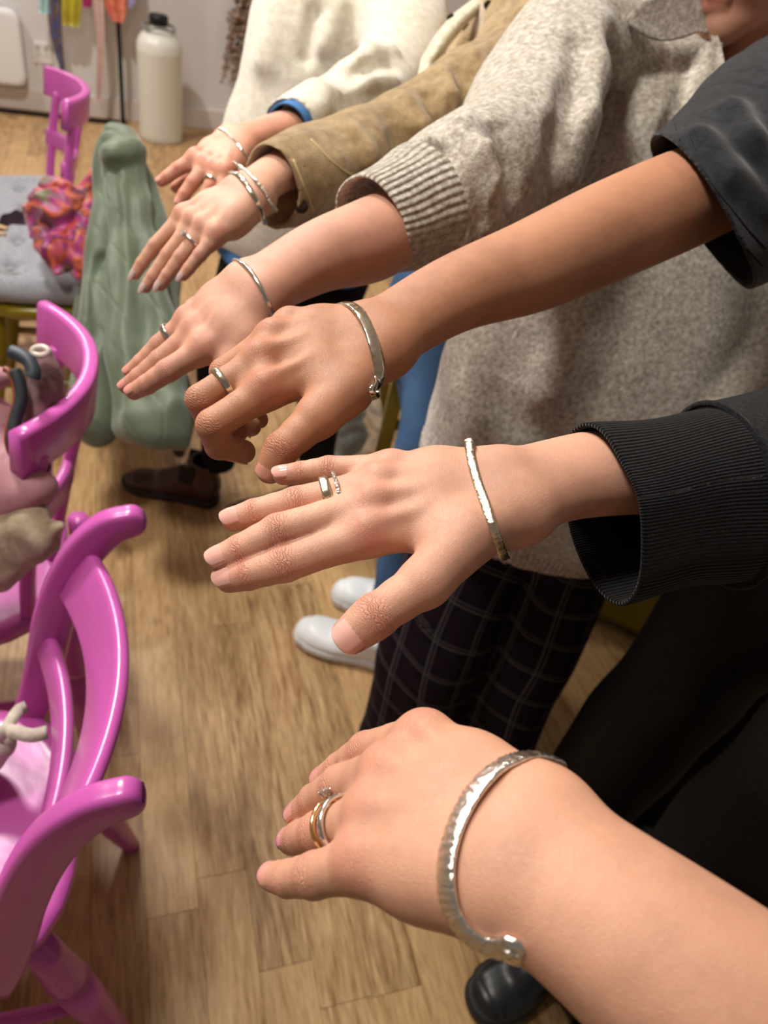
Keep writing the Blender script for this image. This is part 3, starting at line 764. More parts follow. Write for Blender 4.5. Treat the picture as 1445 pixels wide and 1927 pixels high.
# welt at the hem
garment('hem_band', sweater, m_oatwelt, .003,
    [dict(pts=[(V3(.255, 1.0, .78), .216, .156), (V3(.255, 1.002, .87), .226, .164), (V3(.257, 1.01, .93), .215, .155)], u=u3t)],
    subs=[dict(pts=[(V3(.255, 1.0, .70), .210, .150), (V3(.257, 1.01, 1.0), .210, .150)], u=u3t)],
    cuts=[(V3(0, 0, .84), V3(-.05, -.12, -1)), (V3(0, 0, .895), V3(.0, .05, 1))], folds=[(26, 16, .004)], u=V3(0, 1, 0))
hs3 = surf(sweater)
def sheet(name, parent, m, outline, depthf, th, curl=0.0, n=26, off=.006):
    """a cut-out flap: photo outline triangulated as a fan of rings, thickness th, lying off the surface"""
    c = np.mean(outline, 0); rings = 7; V = []
    O = []
    K = len(outline)
    for i in range(K):                      # smooth closed outline
        p0, p1, p2, p3 = [np.array(outline[(i+j-1) % K], float) for j in range(4)]
        for j in range(5):
            t = j/5; O.append(.5*((2*p1)+(-p0+p2)*t+(2*p0-5*p1+4*p2-p3)*t*t+(-p0+3*p1-3*p2+p3)*t**3))
    M_ = len(O); last = None
    for layer in (0, 1):
        for r in range(rings+1):
            s = r/rings
            for o in O:
                q = c+(o-c)*s
                V.append(depthf(q[0], q[1], s)+N(CAM-P(q[0], q[1], 1))*((off-th*layer)+curl*s**4))
                if r == 0: break
    def idx(layer, r, i):
        b = layer*(1+rings*M_); return b if r == 0 else b+1+(r-1)*M_+i % M_
    Fc = []
    for layer in (0, 1):
        for r in range(rings):
            for i in range(M_):
                if r == 0: q = [idx(layer, 0, 0), idx(layer, 1, i), idx(layer, 1, i+1)]
                else: q = [idx(layer, r, i), idx(layer, r+1, i), idx(layer, r+1, i+1), idx(layer, r, i+1)]
                Fc.append(q if layer == 0 else q[::-1])
    for i in range(M_): Fc.append([idx(0, rings, i), idx(1, rings, i), idx(1, rings, i+1), idx(0, rings, i+1)])
    return mesh_obj(name, V, Fc, m, parent)
def dplane(hitf, pts, tilt=0.0):
    A = []; B = []
    for q in pts:
        h = hitf(*q)
        if h is not None: A.append([1, q[0]/1000, q[1]/1000]); B.append(proj(h)[2])
    k = np.linalg.lstsq(np.array(A), np.array(B), rcond=None)[0]
    return lambda px, py, s: P(px, py, k[0]+k[1]*px/1000+k[2]*py/1000-tilt*(py-pts[0][1])/1000)
def dsurf(hitf, d0):
    st = [d0]
    def g(px, py, s):
        h = hitf(px, py)
        if h is not None and abs(proj(h)[2]-d0) < .10: st[0] = st[0]*.7+proj(h)[2]*.3
        return P(px, py, st[0])
    return g
sheet('collar', sweater, m_oat, [(1180, 42), (1192, 18), (1230, -6), (1290, -24), (1336, -22), (1342, 18), (1345, 58), (1312, 62), (1285, 72), (1248, 78), (1212, 68)], dplane(hs3, [(1190, 60), (1200, 100), (1240, 90), (1290, 110), (1310, 90), (1180, 30), (1170, 60)], .25), .006, .003, off=.012)
sheet('placket', sweater, m_oat, [(1338, 55), (1352, 70), (1362, 110), (1366, 150), (1364, 185), (1350, 186), (1336, 172), (1340, 120)], dplane(hs3, [(1330, 90), (1335, 130), (1325, 170), (1345, 195), (1310, 130)]), .005, .001, off=.006)
def plaid(name):
    m, t, b = mat(name); a = math_(t, 'MULTIPLY', attr(t, 'ang'), .11); l = attr(t, 'len'); co = obco(t)
    l = math_(t, 'ADD', l, math_(t, 'MULTIPLY', a, .35))
    def line(v, per, ph, w):
        x = math_(t, 'FRACT', math_(t, 'ADD', math_(t, 'DIVIDE', v, per), ph+10))
        return math_(t, 'LESS_THAN', math_(t, 'ABSOLUTE', math_(t, 'SUBTRACT', x, .5)), w)
    c = mixc(t, noise(t, co, 60, 3).outputs[0], srgb(17, 15, 22), srgb(36, 31, 40))
    band = math_(t, 'MAXIMUM', line(a, .075, .5, .2), line(l, .085, .5, .2))
    c = mixc(t, math_(t, 'MULTIPLY', band, .5), c, srgb(44, 28, 36))
    w1 = math_(t, 'MAXIMUM', line(a, .075, 0, .022), line(l, .085, 0, .02))
    w2 = math_(t, 'MAXIMUM', line(a, .075, .11, .014), line(l, .085, .10, .013))
    c = mixc(t, math_(t, 'MULTIPLY', math_(t, 'MAXIMUM', w1, w2), .34), c, srgb(150, 140, 146))
    t.links.new(c, b.inputs['Base Color']); b.inputs['Roughness'].default_value = .9; b.inputs['Specular IOR Level'].default_value = .1
    bump(t, b, noise(t, co, 300, 3).outputs[0], .4, .001)
    return m
m_plaid = plaid('dark_plaid')
tr3 = trousers('trousers', p3, m_plaid, .0048, V3(.26, 1.04, .90),
    [[(V3(.17, 1.02, .80), .105), (V3(.155, 1.00, .5), .105), (V3(.165, 1.02, .012), .115)], [(V3(.345, 1.05, .80), .105), (V3(.35, 1.05, .5), .10), (V3(.365, 1.06, .012), .11)]],
    hip=(.19, .135), u=V3(1, .1, 0), folds=[(31, 16, .009, (1, 1, .35))])
# ---- second person: tan corduroy jacket, jeans, white trainers ----------------------
p2 = PEOPLE['two']
m_cord = cloth('tan_corduroy', srgb(150, 122, 82), srgb(190, 162, 118), 60, .85, .5, .0016, rib=(150, .9), bscale=400, bstr=.5)
m_cordb = cloth('tan_corduroy_body', srgb(146, 118, 80), srgb(184, 156, 112), 60, .85, .5, .0012, bscale=400, bstr=.5)
m_flc = cloth('cream_fleece', srgb(196, 188, 158), srgb(232, 226, 204), 90, .95, .5, .003, bscale=260, bstr=.9)
j0 = P(502, 350, .858); j1 = P(585, 318, .91); j2 = P(690, 286, .98); j3 = P(790, 243, 1.04); j4 = P(885, 188, 1.09); j5 = P(978, 105, 1.13); j6 = V3(.045, 1.42, 1.37)
axj = N(j1-j0); uj = N(P(462, 290, .87)-P(535, 412, .85)); uj = N(uj-axj*(uj@axj))
jacket = garment('jacket', p2, m_cord, .0034,
    [dict(pts=[(j0-axj*.05, .040), (j0, .0435), (j1, .050), (j2, .053), (j3, .060), (j4, .064), (j5, .068), (j6, .076)], k=.02, jk=.006),
     dict(pts=[(V3(.06, 1.53, 1.38), .10, .07), (V3(.06, 1.53, 1.30), .17, .10), (V3(.06, 1.52, 1.1), .17, .11), (V3(.05, 1.50, .88), .175, .12)], u=V3(.6, .8, 0), k=.03),
     dict(pts=[(V3(.15, 1.66, 1.33), .075), (V3(.20, 1.72, 1.18), .07), (V3(.18, 1.72, 1.02), .06), (V3(.10, 1.68, .90), .05)], k=.03)],
    ridges=[([(842, 135), (850, 180), (856, 230)], .012, .010, .02, .003), ([(905, 110), (930, 150), (945, 185)], .012, .010, .02, .003), ([(762, 195), (785, 240), (800, 280)], .011, .010, .02, .003), ([(655, 245), (680, 285), (700, 320)], .009, .008, .02, .002),
            ([(872, 125), (882, 170), (884, 225)], -.006, -.006, .02, -.002), ([(806, 180), (822, 230), (832, 265)], -.006, -.005, .02, -.002), ([(725, 222), (745, 265), (755, 300)], -.005, -.005, .02, -.002), ([(985, 20), (1000, 60), (1020, 90)], -.006, -.006, .02, -.002)],
    subs=[dict(pts=[(j0-axj*.07, .036), (j0, .039), (j0+axj*.03, .0385), (j0+axj*.05, .02)], k=.002)],
    cuts=[(j0, -axj), (V3(0, 0, .86), V3(0, 0, -1))], folds=[(41, 15, .006), (42, 32, .002)], main=V3(.5, 1, 0), margin=.03,
    paths=[[(j0,), (j1,), (j2,), (j3,), (j4,), (j5,), (j6,)]], u=V3(.3, .6, -.4))
hj = surf(jacket)
# front edge of the jacket with its fleece lining and press studs
fl = [(792, 150), (800, 110), (826, 66), (858, 28), (905, -8), (960, -30)]; fr = [(806, 150), (826, 110), (856, 72), (884, 40), (925, 8), (975, -12)]
V = []; Fc = []
for layer in (0, 1):
    for k, (a, b) in enumerate(zip(fl, fr)):
        for j in range(5):
            t = j/4; q = P(a[0]-8+(b[0]-a[0]+8)*t, a[1]+(b[1]-a[1])*t, 1.12+.012*k-.02*math.sin(t*math.pi)); V.append(q+(P(0, 0, 1)*0+N(q-CAM)*.010*layer))
nn = len(fl)*5
for k in range(len(fl)-1):
    for j in range(4):
        q = [k*5+j, k*5+j+1, (k+1)*5+j+1, (k+1)*5+j]; Fc.append(q); Fc.append([x+nn for x in q[::-1]])
    Fc.append([k*5, (k+1)*5, (k+1)*5+nn, k*5+nn]); Fc.append([(k+1)*5+4, k*5+4, k*5+4+nn, (k+1)*5+4+nn])
flap = mesh_obj('fleece_lining', V, Fc, m_flc, jacket)
bpy.context.view_layer.update()
m_stud = flat('dark_press_stud', srgb(60, 52, 40), .35, .8)
def disc(name, parent, m, c, n, r, h, seg=20, dome=.4):
    n = N(n); u = N(np.cross(n, V3(.3, .2, .9))); w = np.cross(n, u); V = []; Fc = []
    prof = [(r, 0), (r, h*.6), (r*.85, h), (r*.5, h*(1+dome*.5)), (0, h*(1+dome))]
    for (rr, hh) in prof[:-1]:
        for i in range(seg):
            a = 2*math.pi*i/seg; V.append(c+(u*math.cos(a)+w*math.sin(a))*rr+n*hh)
    V.append(c+n*prof[-1][1])
    for k in range(len(prof)-2):
        for i in range(seg): Fc.append([k*seg+i, k*seg+(i+1) % seg, (k+1)*seg+(i+1) % seg, (k+1)*seg+i])
    b = (len(prof)-2)*seg
    for i in range(seg): Fc.append([b+i, b+(i+1) % seg, len(V)-1])
    Fc.append(list(range(seg))[::-1])
    return mesh_obj(name, V, Fc, m, parent)
hf = surf(flap)
for px, py in ((848, 33), (918, -2)):
    h = hf(px, py)
    if h is not None: disc('press_stud', flap, m_stud, h, CAM-h, .006, .002)
for px, py in ((877, 51), (918, 9), (567, 388)):
    h = hj(px, py)
    if h is not None: disc('press_stud', jacket, m_stud, h, CAM-h, .0065 if py < 100 else .008, .002)
m_cstitch = flat('tan_stitching', srgb(214, 190, 140), .8)
stitch('seam', jacket, m_cstitch, [(585, 262), (620, 300), (648, 322), (672, 334)], .0012, .0004, hj)
stitch('seam', jacket, m_cstitch, [(552, 300), (572, 350), (592, 402)], .0012, .0004, hj)
def denim(name, c1, c2):
    m, t, b = mat(name); co = obco(t)
    c = mixc(t, noise(t, co, 14, 3).outputs[0], c1, c2)
    c = mixc(t, math_(t, 'MULTIPLY', noise(t, co, 700, 2).outputs[0], .35), c, tuple(min(1, x*1.9) for x in c2[:3])+(1,))
    t.links.new(c, b.inputs['Base Color']); b.inputs['Roughness'].default_value = .85; b.inputs['Specular IOR Level'].default_value = .15
    bump(t, b, noise(t, co, 600, 2).outputs[0], .4, .0008)
    return m
m_jean = denim('blue_denim', srgb(40, 66, 100), srgb(84, 118, 158)); m_shirt = denim('bright_denim', srgb(40, 78, 128), srgb(80, 126, 178))
tr2 = trousers('jeans', p2, m_jean, .0055, V3(.05, 1.46, .92),
    [[(V3(.07, 1.37, .80), .10), (V3(.085, 1.27, .5), .083), (V3(.095, 1.245, .06), .070)], [(V3(.03, 1.50, .80), .10), (V3(.08, 1.46, .5), .083), (V3(.11, 1.44, .06), .070)]],
    hip=(.16, .12), u=V3(.6, .8, 0), folds=[(51, 18, .004)])
s, at = shoe('trainer', p2, (-.140, 1.232), (.135, 1.195), m_white, m_wsole, 'low', .057, .028, extra=.010); laces(s, at, m_wsole)
s, at = shoe('trainer', p2, (-.075, 1.385), (.195, 1.41), m_white, m_wsole, 'low', .057, .028, extra=.010); laces(s, at, m_wsole)
# ---- first person: cream jumper, black trousers, brown boots ------------------------
p1 = PEOPLE['one']
m_cream = cloth('cream_knit', srgb(204, 197, 178), srgb(228, 222, 206), 70, .95, .5, .002, bscale=300, bstr=.6)
k0 = P(548, 240, 1.062); k1 = P(605, 214, 1.12); k2 = P(680, 188, 1.20); k3 = P(745, 160, 1.28); k4 = P(765, 85, 1.36); k5 = P(745, -15, 1.43)
axk = N(k1-k0)
jump = garment('jumper', p1, m_cream, .0036,
    [dict(pts=[(k0-axk*.04, .038), (k0, .040), (k1, .050), (k2, .060), (k3, .070), (k4, .078), (k5, .085)], k=.02, jk=.006),
     dict(pts=[(V3(-.29, 1.76, 1.40), .10, .08), (V3(-.29, 1.76, 1.32), .18, .12), (V3(-.30, 1.74, 1.15), .195, .145), (V3(-.32, 1.72, 1.0), .205, .15), (V3(-.335, 1.71, .84), .21, .15)], u=V3(1, .2, 0), k=.03, jk=.01),
     dict(pts=[(V3(-.36, 1.80, 1.32), .075), (V3(-.38, 1.88, 1.2), .07), (V3(-.36, 1.90, 1.05), .065), (V3(-.28, 1.88, .95), .05)], k=.03)],
    ridges=[([(640, 10), (618, 90), (604, 160), (600, 200)], .012, .011, .03, .004), ([(660, 125), (700, 100), (745, 92)], .010, .010, .02, .003), ([(640, 160), (690, 150), (735, 152)], .009, .009, .02, .003), ([(590, 30), (580, 110), (578, 190)], -.006, -.006, .03, 0),
            ([(655, 145), (700, 125), (740, 120)], -.005, -.005, .02, -.002), ([(520, 20), (505, 120), (495, 200)], .010, .010, .05, .006)],
    subs=[dict(pts=[(k0-axk*.06, .0345), (k0, .0365), (k0+axk*.03, .035), (k0+axk*.045, .02)], k=.002)],
    cuts=[(k0, -axk), (V3(0, 0, .81), V3(0, 0, -1))], folds=[(61, 11, .007, (1, 1, .4)), (62, 26, .002)], main=V3(.5, 1, 0), margin=.03, u=V3(0, 1, .1))
# denim cuff peeping out of the sleeve, denim shirt tail under the jumper
garment('shirt_cuff', jump, m_shirt, .0016, [dict(pts=[(k0-axk*.06, .033), (k0-axk*.012, .034), (k0+axk*.03, .034)])],
    subs=[dict(pts=[(k0-axk*.09, .0305), (k0+axk*.03, .031)])], cuts=[(k0-axk*.010, -axk), (k0+axk*.02, axk)], main=axk)
garment('shirt_tail', jump, m_shirt, .004, [dict(pts=[(V3(-.33, 1.70, .90), .185, .142), (V3(-.33, 1.70, .72), .192, .148), (V3(-.33, 1.70, .60), .195, .150)], u=V3(1, .2, 0))],
    subs=[dict(pts=[(V3(-.33, 1.70, .50), .190, .144), (V3(-.33, 1.70, .84), .175, .130)], u=V3(1, .2, 0))],
    cuts=[(V3(0, 0, .775), V3(0, 0, -1)), (V3(0, 0, .83), V3(0, 0, 1))], folds=[(65, 26, .006, (1, 1, .15))])
tr1 = trousers('trousers', p1, m_black_tr, .0065, V3(-.33, 1.71, .88),
    [[(V3(-.42, 1.68, .78), .085), (V3(-.49, 1.66, .5), .07), (V3(-.50, 1.655, .14), .048)], [(V3(-.27, 1.72, .78), .095), (V3(-.24, 1.70, .5), .07), (V3(-.22, 1.69, .14), .048)]],
    hip=(.155, .115), u=V3(1, .2, 0), folds=[(66, 16, .004)])
s, at = shoe('boot', p1, (-.765, 1.645), (-.49, 1.65), m_bootbrn, m_sole_d, 'boot', .049, .026); gusset(s, at, 1); gusset(s, at, -1)
s, at = shoe('boot', p1, (-.435, 1.60), (-.185, 1.69), m_bootbrn, m_sole_d, 'boot', .049, .026); gusset(s, at, 1); gusset(s, at, -1)
# ---- sixth person: dark sleeve, jumper and trousers beyond the frame ----------------
p6 = PEOPLE['six']
garment('sweater', p6, m_tee, .006, [dict(pts=[(V3(.24, .03, 1.20), .060), (V3(.33, -.06, 1.20), .065), (V3(.42, -.12, 1.28), .07), (V3(.50, -.16, 1.36), .075)], k=.03),
    dict(pts=[(V3(.60, -.20, 1.40), .08, .08), (V3(.62, -.20, 1.30), .19, .11), (V3(.62, -.20, 1.1), .19, .12), (V3(.62, -.20, .86), .19, .13)], u=V3(.5, -.8, 0), k=.05)], folds=[(71, 16, .005)])
trousers('trousers', p6, m_black_tr, .008, V3(.62, -.20, .90),
    [[(V3(.56, -.12, .80), .10), (V3(.56, -.10, .5), .085), (V3(.56, -.10, .08), .075)], [(V3(.68, -.28, .80), .10), (V3(.68, -.28, .5), .085), (V3(.68, -.28, .08), .075)]], hip=(.18, .12), u=V3(.5, -.8, 0))
for c in ((.56, -.10), (.68, -.28)): shoe('boot', p6, (c[0]-.17, c[1]+.02), (c[0]+.09, c[1]-.02), m_bootblk, m_sole_b, 'boot', .05, .028, .005)
# ------------------------------------------------------------------ heads and necks (above the frame for all but one)
def add_head(key, pos, face, neck, chest, hair, vox=.0036, chest_r=.07, arm=()):
    body = PEOPLE[key]; x = N(face); y = N(np.cross(V3(0, 0, 1), x)); z = np.cross(x, y)
    T = lambda a, b, c: pos+x*a+y*b+z*c
    f = Field([T(-.12, 0, .13), T(.14, 0, -.12), neck, chest]+[p[0] for p in arm], .10, vox)
    if len(arm): f.chain([(chest, .05)]+list(arm), k=.03)
    f.econe(T(-.035, 0, .035), T(.015, 0, .035), (.074, .088), (.072, .086), y, .02)
    f.cone(T(.03, 0, -.005), T(.045, 0, -.06), .062, .042, .03)
    for s in (-1, 1):
        f.cone(T(0, .052*s, -.045), T(.072, .014*s, -.096), .022, .018, .025)
        f.cone(T(.062, .034*s, -.03), T(.066, .03*s, -.045), .026, .022, .02)
        f.cone(T(.083, .012*s, .026), T(.070, .046*s, .024), .010, .009, .012)
        f.cone(T(.094, .032*s, .008), T(.090, .034*s, .008), .013, .012, .010, sub=True)
        f.cone(T(.074, .032*s, .008), T(.075, .032*s, .008), .0125, .0125, .003)
        f.cone(T(-.004, .074*s, .008), T(-.008, .076*s, -.025), .013, .009, .006)
        f.cone(T(.104, .010*s, -.038), T(.100, .010*s, -.038), .0075, .0075, .006)
    f.cone(T(.080, 0, -.098), T(.078, 0, -.100), .020, .020, .02)
    f.cone(T(.090, 0, .012), T(.112, 0, -.034), .008, .0105, .010)
    f.cone(T(.090, -.020, -.064), T(.098, 0, -.061), .0055, .0070, .006); f.cone(T(.098, 0, -.061), T(.090, .020, -.064), .0070, .0055, .006)
    f.cone(T(.088, -.017, -.073), T(.096, 0, -.074), .0055, .0080, .006); f.cone(T(.096, 0, -.074), T(.088, .017, -.073), .0080, .0055, .006)
    f.cone(T(-.03, 0, -.05), neck, .052, .054, .02)
    f.cone(neck, chest, .055, chest_r, .03)
    V, Q = f.mesh()
    q = V-T(.094, 0, -.067); red = np.exp(-((q@x)/.016)**2-((q@y)/.024)**2-((q@z)/.010)**2)*1.2
    me = body.data; n0 = len(me.vertices)
    co = np.empty(n0*3, np.float32); me.vertices.foreach_get('co', co); co = co.reshape(-1, 3)
    qq = np.empty(len(me.loops), np.int32); me.loops.foreach_get('vertex_index', qq); qq = qq.reshape(-1, 4)
    at = {}
    for k in ('red', 'crease', 'along'):
        a = np.empty(n0, np.float32); me.attributes[k].data.foreach_get('value', a)
        at[k] = np.concatenate([a, red if k == 'red' else np.zeros(len(V))])
    Qa = np.vstack([qq, Q+n0]); VV = np.vstack([co, V])
    # join the two surfaces under the sleeve: open one face on each and bridge them
    end = np.asarray(arm[-1][0]) if len(arm) else chest
    ca = VV[qq].mean(1); ia = int(np.argmin(((ca-(INFO[key]['arm'][-1][0]))**2).sum(1)-.0 if False else -((ca-INFO[key]['wr'])@N(INFO[key]['arm'][-1][0]-INFO[key]['wr']))))
    cb = V[Q].mean(1); ib = int(np.argmin(((cb-ca[ia])**2).sum(1)))
    fa = Qa[ia].copy(); fb = Qa[len(qq)+ib].copy()[::-1]
    sh = min(range(4), key=lambda r: sum(((VV[fa[i]]-VV[np.roll(fb, r)[i]])**2).sum() for i in range(4))); fb = np.roll(fb, sh)
    br = np.array([[fa[i], fa[(i+1) % 4], fb[(i+1) % 4], fb[i]] for i in range(4)])[:, ::-1]
    Qa = np.vstack([np.delete(Qa, [ia, len(qq)+ib], 0), br])
    tmp = mesh_obj('person', VV, Qa, me.materials[0], attrs=at)
    body.data = tmp.data; bpy.data.objects.remove(tmp); bpy.data.meshes.remove(me)
    h = Field([T(-.14, 0, .13), T(.08, 0, -.18)], .10, .004)
    h.econe(T(-.045, 0, .045), T(.005, 0, .05), (.086, .098), (.083, .092), y, .02)
    h.cone(T(-.06, 0, 0), T(-.075, 0, -.17), .078, .060, .03)
    h.cone(T(.11, 0, -.03), T(.10, 0, -.12), .070, .085, .01, sub=True)
    h.cone(T(.0, 0, -.14), T(.02, 0, -.3), .05, .08, .01, sub=True)
    h.displace(wob(hash(key) % 97 if False else len(key), 60, .003, (1, 1, .2)))
    V, Q = h.mesh()
    mh, t, b = mat('hair_'+key); co_ = obco(t)
    t.links.new(mixc(t, noise(t, co_, 120, 3).outputs[0], hair, tuple(c*1.8 for c in hair[:3])+(1,)), b.inputs['Base Color']); b.inputs['Roughness'].default_value = .45
    mesh_obj('hair', V, Q, mh, body)
fc = N(V3(-.80, -.50, -.30))
x_ = fc; y_ = N(np.cross(V3(0, 0, 1), x_)); z_ = np.cross(x_, y_)
lip3 = P(1330, 4, .90)                       # lower lip of the third person
pos3 = lip3-x_*.100-z_*(-.070)
add_head('three', pos3, fc, V3(.345, 1.20, 1.385), V3(.35, 1.155, 1.26), srgb(70, 48, 34), .003, .078, [(V3(.22, 1.17, 1.34), .05), (sh3, .045), (g3, .038), (e3, .034), (P(862, 352, .78), .030)])
add_head('four', V3(.60, .93, 1.60), V3(-.85, -.3, -.3), V3(.62, .92, 1.44), V3(.65, .90, 1.34), srgb(40, 30, 26), arm=[(V3(.53, .90, 1.38), .05), (P(1560, 240, .745), .044), (P(1450, 318, .70), .040)])
add_head('two', V3(.05, 1.54, 1.60), V3(-.5, -.8, -.3), V3(.06, 1.54, 1.43), V3(.06, 1.52, 1.30), srgb(60, 42, 30), arm=[(j6, .045), (j4, .040), (j2, .035), (P(610, 300, .925), .030)])
add_head('one', V3(-.28, 1.76, 1.62), V3(-.4, -.8, -.3), V3(-.27, 1.76, 1.45), V3(-.27, 1.75, 1.30), srgb(96, 70, 44), arm=[(k5, .045), (k3, .040), (k2, .036), (P(600, 222, 1.12), .030)])
add_head('five', V3(.56, .46, 1.56), V3(-.95, .1, -.35), V3(.58, .47, 1.40), V3(.60, .47, 1.28), srgb(84, 60, 40), arm=[(V3(.55, .50, 1.33), .05), (d5, .042), (P(1480, 862, .512), .034)])
# ------------------------------------------------------------------ room shell
E1 = V3(.914, .406, 0); E2 = V3(-.406, .914, 0)       # the room's own axes
def RM(u, v, z=0.0): return E1*u+E2*v+V3(0, 0, z)
def PR(px, py, v):                                      # photo point on the upright plane v = const
    r = P(px, py, 1.0)-CAM; return CAM+r*(v/(r@E2))
VW = 5.54; UL = -3.1; UR = 2.3; ZC = 2.75; VB = -2.2
def boxw(name, c, ax, ay, az, hx, hy, hz, m, parent=None, bev=.0, seg=2):
    """oriented box with rounded edges; ax, ay, az unit axes"""
    bm = bmesh.new(); bmesh.ops.create_cube(bm, size=2.0)
    for v in bm.verts: v.co = Vector((v.co.x*hx, v.co.y*hy, v.co.z*hz))
    if bev > 0: bmesh.ops.bevel(bm, geom=list(bm.edges), offset=bev, segments=seg, profile=.5, affect='EDGES')
    V = [np.asarray(c)+ax*v.co.x+ay*v.co.y+az*v.co.z for v in bm.verts]; Fc = [[v.index for v in f.verts] for f in bm.faces]; bm.free()
    return mesh_obj(name, V, Fc, m, parent, smooth=False)
Z = V3(0, 0, 1)
def paint(name, c1, c2, rough=.6):
    m, t, b = mat(name); co = obco(t)
    t.links.new(mixc(t, noise(t, co, 1.7, 4).outputs[0], c1, c2), b.inputs['Base Color']); b.inputs['Roughness'].default_value = rough
    bump(t, b, noise(t, co, 90, 3).outputs[0], .12, .002); return m
m_wall = paint('wall_paint', srgb(206, 202, 200), srgb(224, 221, 219))
m_ceil = paint('ceiling_paint', srgb(226, 224, 220), srgb(234, 232, 228))
m_skirt = paint('skirting_paint', srgb(206, 196, 190), srgb(216, 206, 200), .45)
tag(boxw('wall_back', RM((UL+UR)/2, VW+.05, ZC/2), E1, E2, Z, (UR-UL)/2+.1, .05, ZC/2, m_wall), 'pale grey white painted wall at the back', kind='structure')
tag(boxw('wall_left', RM(UL-.05, (VB+VW)/2, ZC/2), E1, E2, Z, .05, (VW-VB)/2, ZC/2, m_wall), 'pale painted wall on the left', kind='structure')
tag(boxw('wall_right', RM(UR+.05, (VB+VW)/2, ZC/2), E1, E2, Z, .05, (VW-VB)/2, ZC/2, m_wall), 'pale painted wall on the right', kind='structure')
tag(boxw('ceiling', RM((UL+UR)/2, (VB+VW)/2, ZC+.03), E1, E2, Z, (UR-UL)/2+.1, (VW-VB)/2+.1, .03, m_ceil), 'plain white ceiling', kind='structure')
tag(boxw('baseboard_back', RM((UL+UR)/2, VW-.009, .06), E1, E2, Z, (UR-UL)/2, .009, .06, m_skirt, bev=.004), 'painted skirting board along the back wall', kind='structure')
tag(boxw('baseboard_left', RM(UL+.009, (VB+VW)/2, .06), E1, E2, Z, .009, (VW-VB)/2-.02, .06, m_skirt, bev=.004), 'painted skirting board along the left wall', kind='structure')
# oak strip floor
def oak(name, rnd=True):
    m, t, b = mat(name); tc = t.nodes.new('ShaderNodeTexCoord').outputs['Object']
    oi = t.nodes.new('ShaderNodeObjectInfo'); rv = oi.outputs['Random']
    off = nd(t, 'ShaderNodeVectorMath', operation='ADD'); t.links.new(tc, off.inputs[0])
    cx = t.nodes.new('ShaderNodeCombineXYZ'); t.links.new(math_(t, 'MULTIPLY', rv, 37.0), cx.inputs[0]); t.links.new(math_(t, 'MULTIPLY', rv, 91.0), cx.inputs[1])
    t.links.new(cx.outputs[0], off.inputs[1])
    mp = nd(t, 'ShaderNodeMapping'); t.links.new(off.outputs[0], mp.inputs[0]); mp.inputs['Scale'].default_value = (1, .10, 1)
    g = noise(t, mp.outputs[0], 95, 6, .68).outputs[0]
    mp2 = nd(t, 'ShaderNodeMapping'); t.links.new(off.outputs[0], mp2.inputs[0]); mp2.inputs['Scale'].default_value = (1, .16, 1)
    g2 = noise(t, mp2.outputs[0], 16, 3, .5).outputs[0]
    cath = math_(t, 'SINE', math_(t, 'MULTIPLY', g2, 85.0))
    mp3 = nd(t, 'ShaderNodeMapping'); t.links.new(off.outputs[0], mp3.inputs[0]); mp3.inputs['Scale'].default_value = (1, .55, 1)
    kn = noise(t, mp3.outputs[0], 9, 2, .5).outputs[0]
    base = ramp(t, rv, [(0, srgb(126, 90, 54)), (.3, srgb(150, 111, 70)), (.6, srgb(170, 130, 84)), (1, srgb(194, 154, 104))])
    c = mixc(t, ramp(t, g, [(.35, (0, 0, 0, 1)), (.7, (1, 1, 1, 1))]), base, srgb(206, 172, 124))
    c = mixc(t, math_(t, 'MULTIPLY', math_(t, 'MAXIMUM', cath, 0), .16), c, srgb(110, 78, 48))
    c = mixc(t, ramp(t, g, [(.25, (.65, .65, .65, 1)), (.42, (0, 0, 0, 1))]), c, srgb(112, 80, 50))
    c = mixc(t, ramp(t, kn, [(.22, (.8, .8, .8, 1)), (.34, (0, 0, 0, 1))]), c, srgb(84, 62, 48))
    t.links.new(c, b.inputs['Base Color'])
    t.links.new(math_(t, 'ADD', math_(t, 'MULTIPLY', g, .25), .28), b.inputs['Roughness']); b.inputs['Specular IOR Level'].default_value = .4
    bump(t, b, g, .25, .0012)
    return m
m_oak = oak('oak_plank'); m_gap = flat('floor_gap', srgb(92, 68, 44), .8)
floor = tag(boxw('floor', RM((UL+UR)/2, (VB+VW)/2, -.032), E1, E2, Z, (UR-UL)/2+.1, (VW-VB)/2+.1, .02, m_gap), 'oak strip floor', kind='structure')
PW = .094; rng = random.Random(5)
lens = [.45, .62, .80, 1.0, 1.25]; pm = {}
def plank_mesh(L, w):
    bm = bmesh.new(); bmesh.ops.create_cube(bm, size=1.0)
    for v in bm.verts: v.co = Vector((v.co.x*(w-.0005), v.co.y*(L-.0005), v.co.z*.012))
    top = [e for e in bm.edges if all(v.co.z > 0 for v in e.verts)]
    bmesh.ops.bevel(bm, geom=top, offset=.0004, segments=1, affect='EDGES')
    me = bpy.data.meshes.new('plank'); bm.to_mesh(me); bm.free(); me.materials.append(m_oak); return me
for L in lens: pm[L] = plank_mesh(L, PW)
ang = math.atan2(E1[1], E1[0]); n_pl = 0; rest = []
u = -2.0
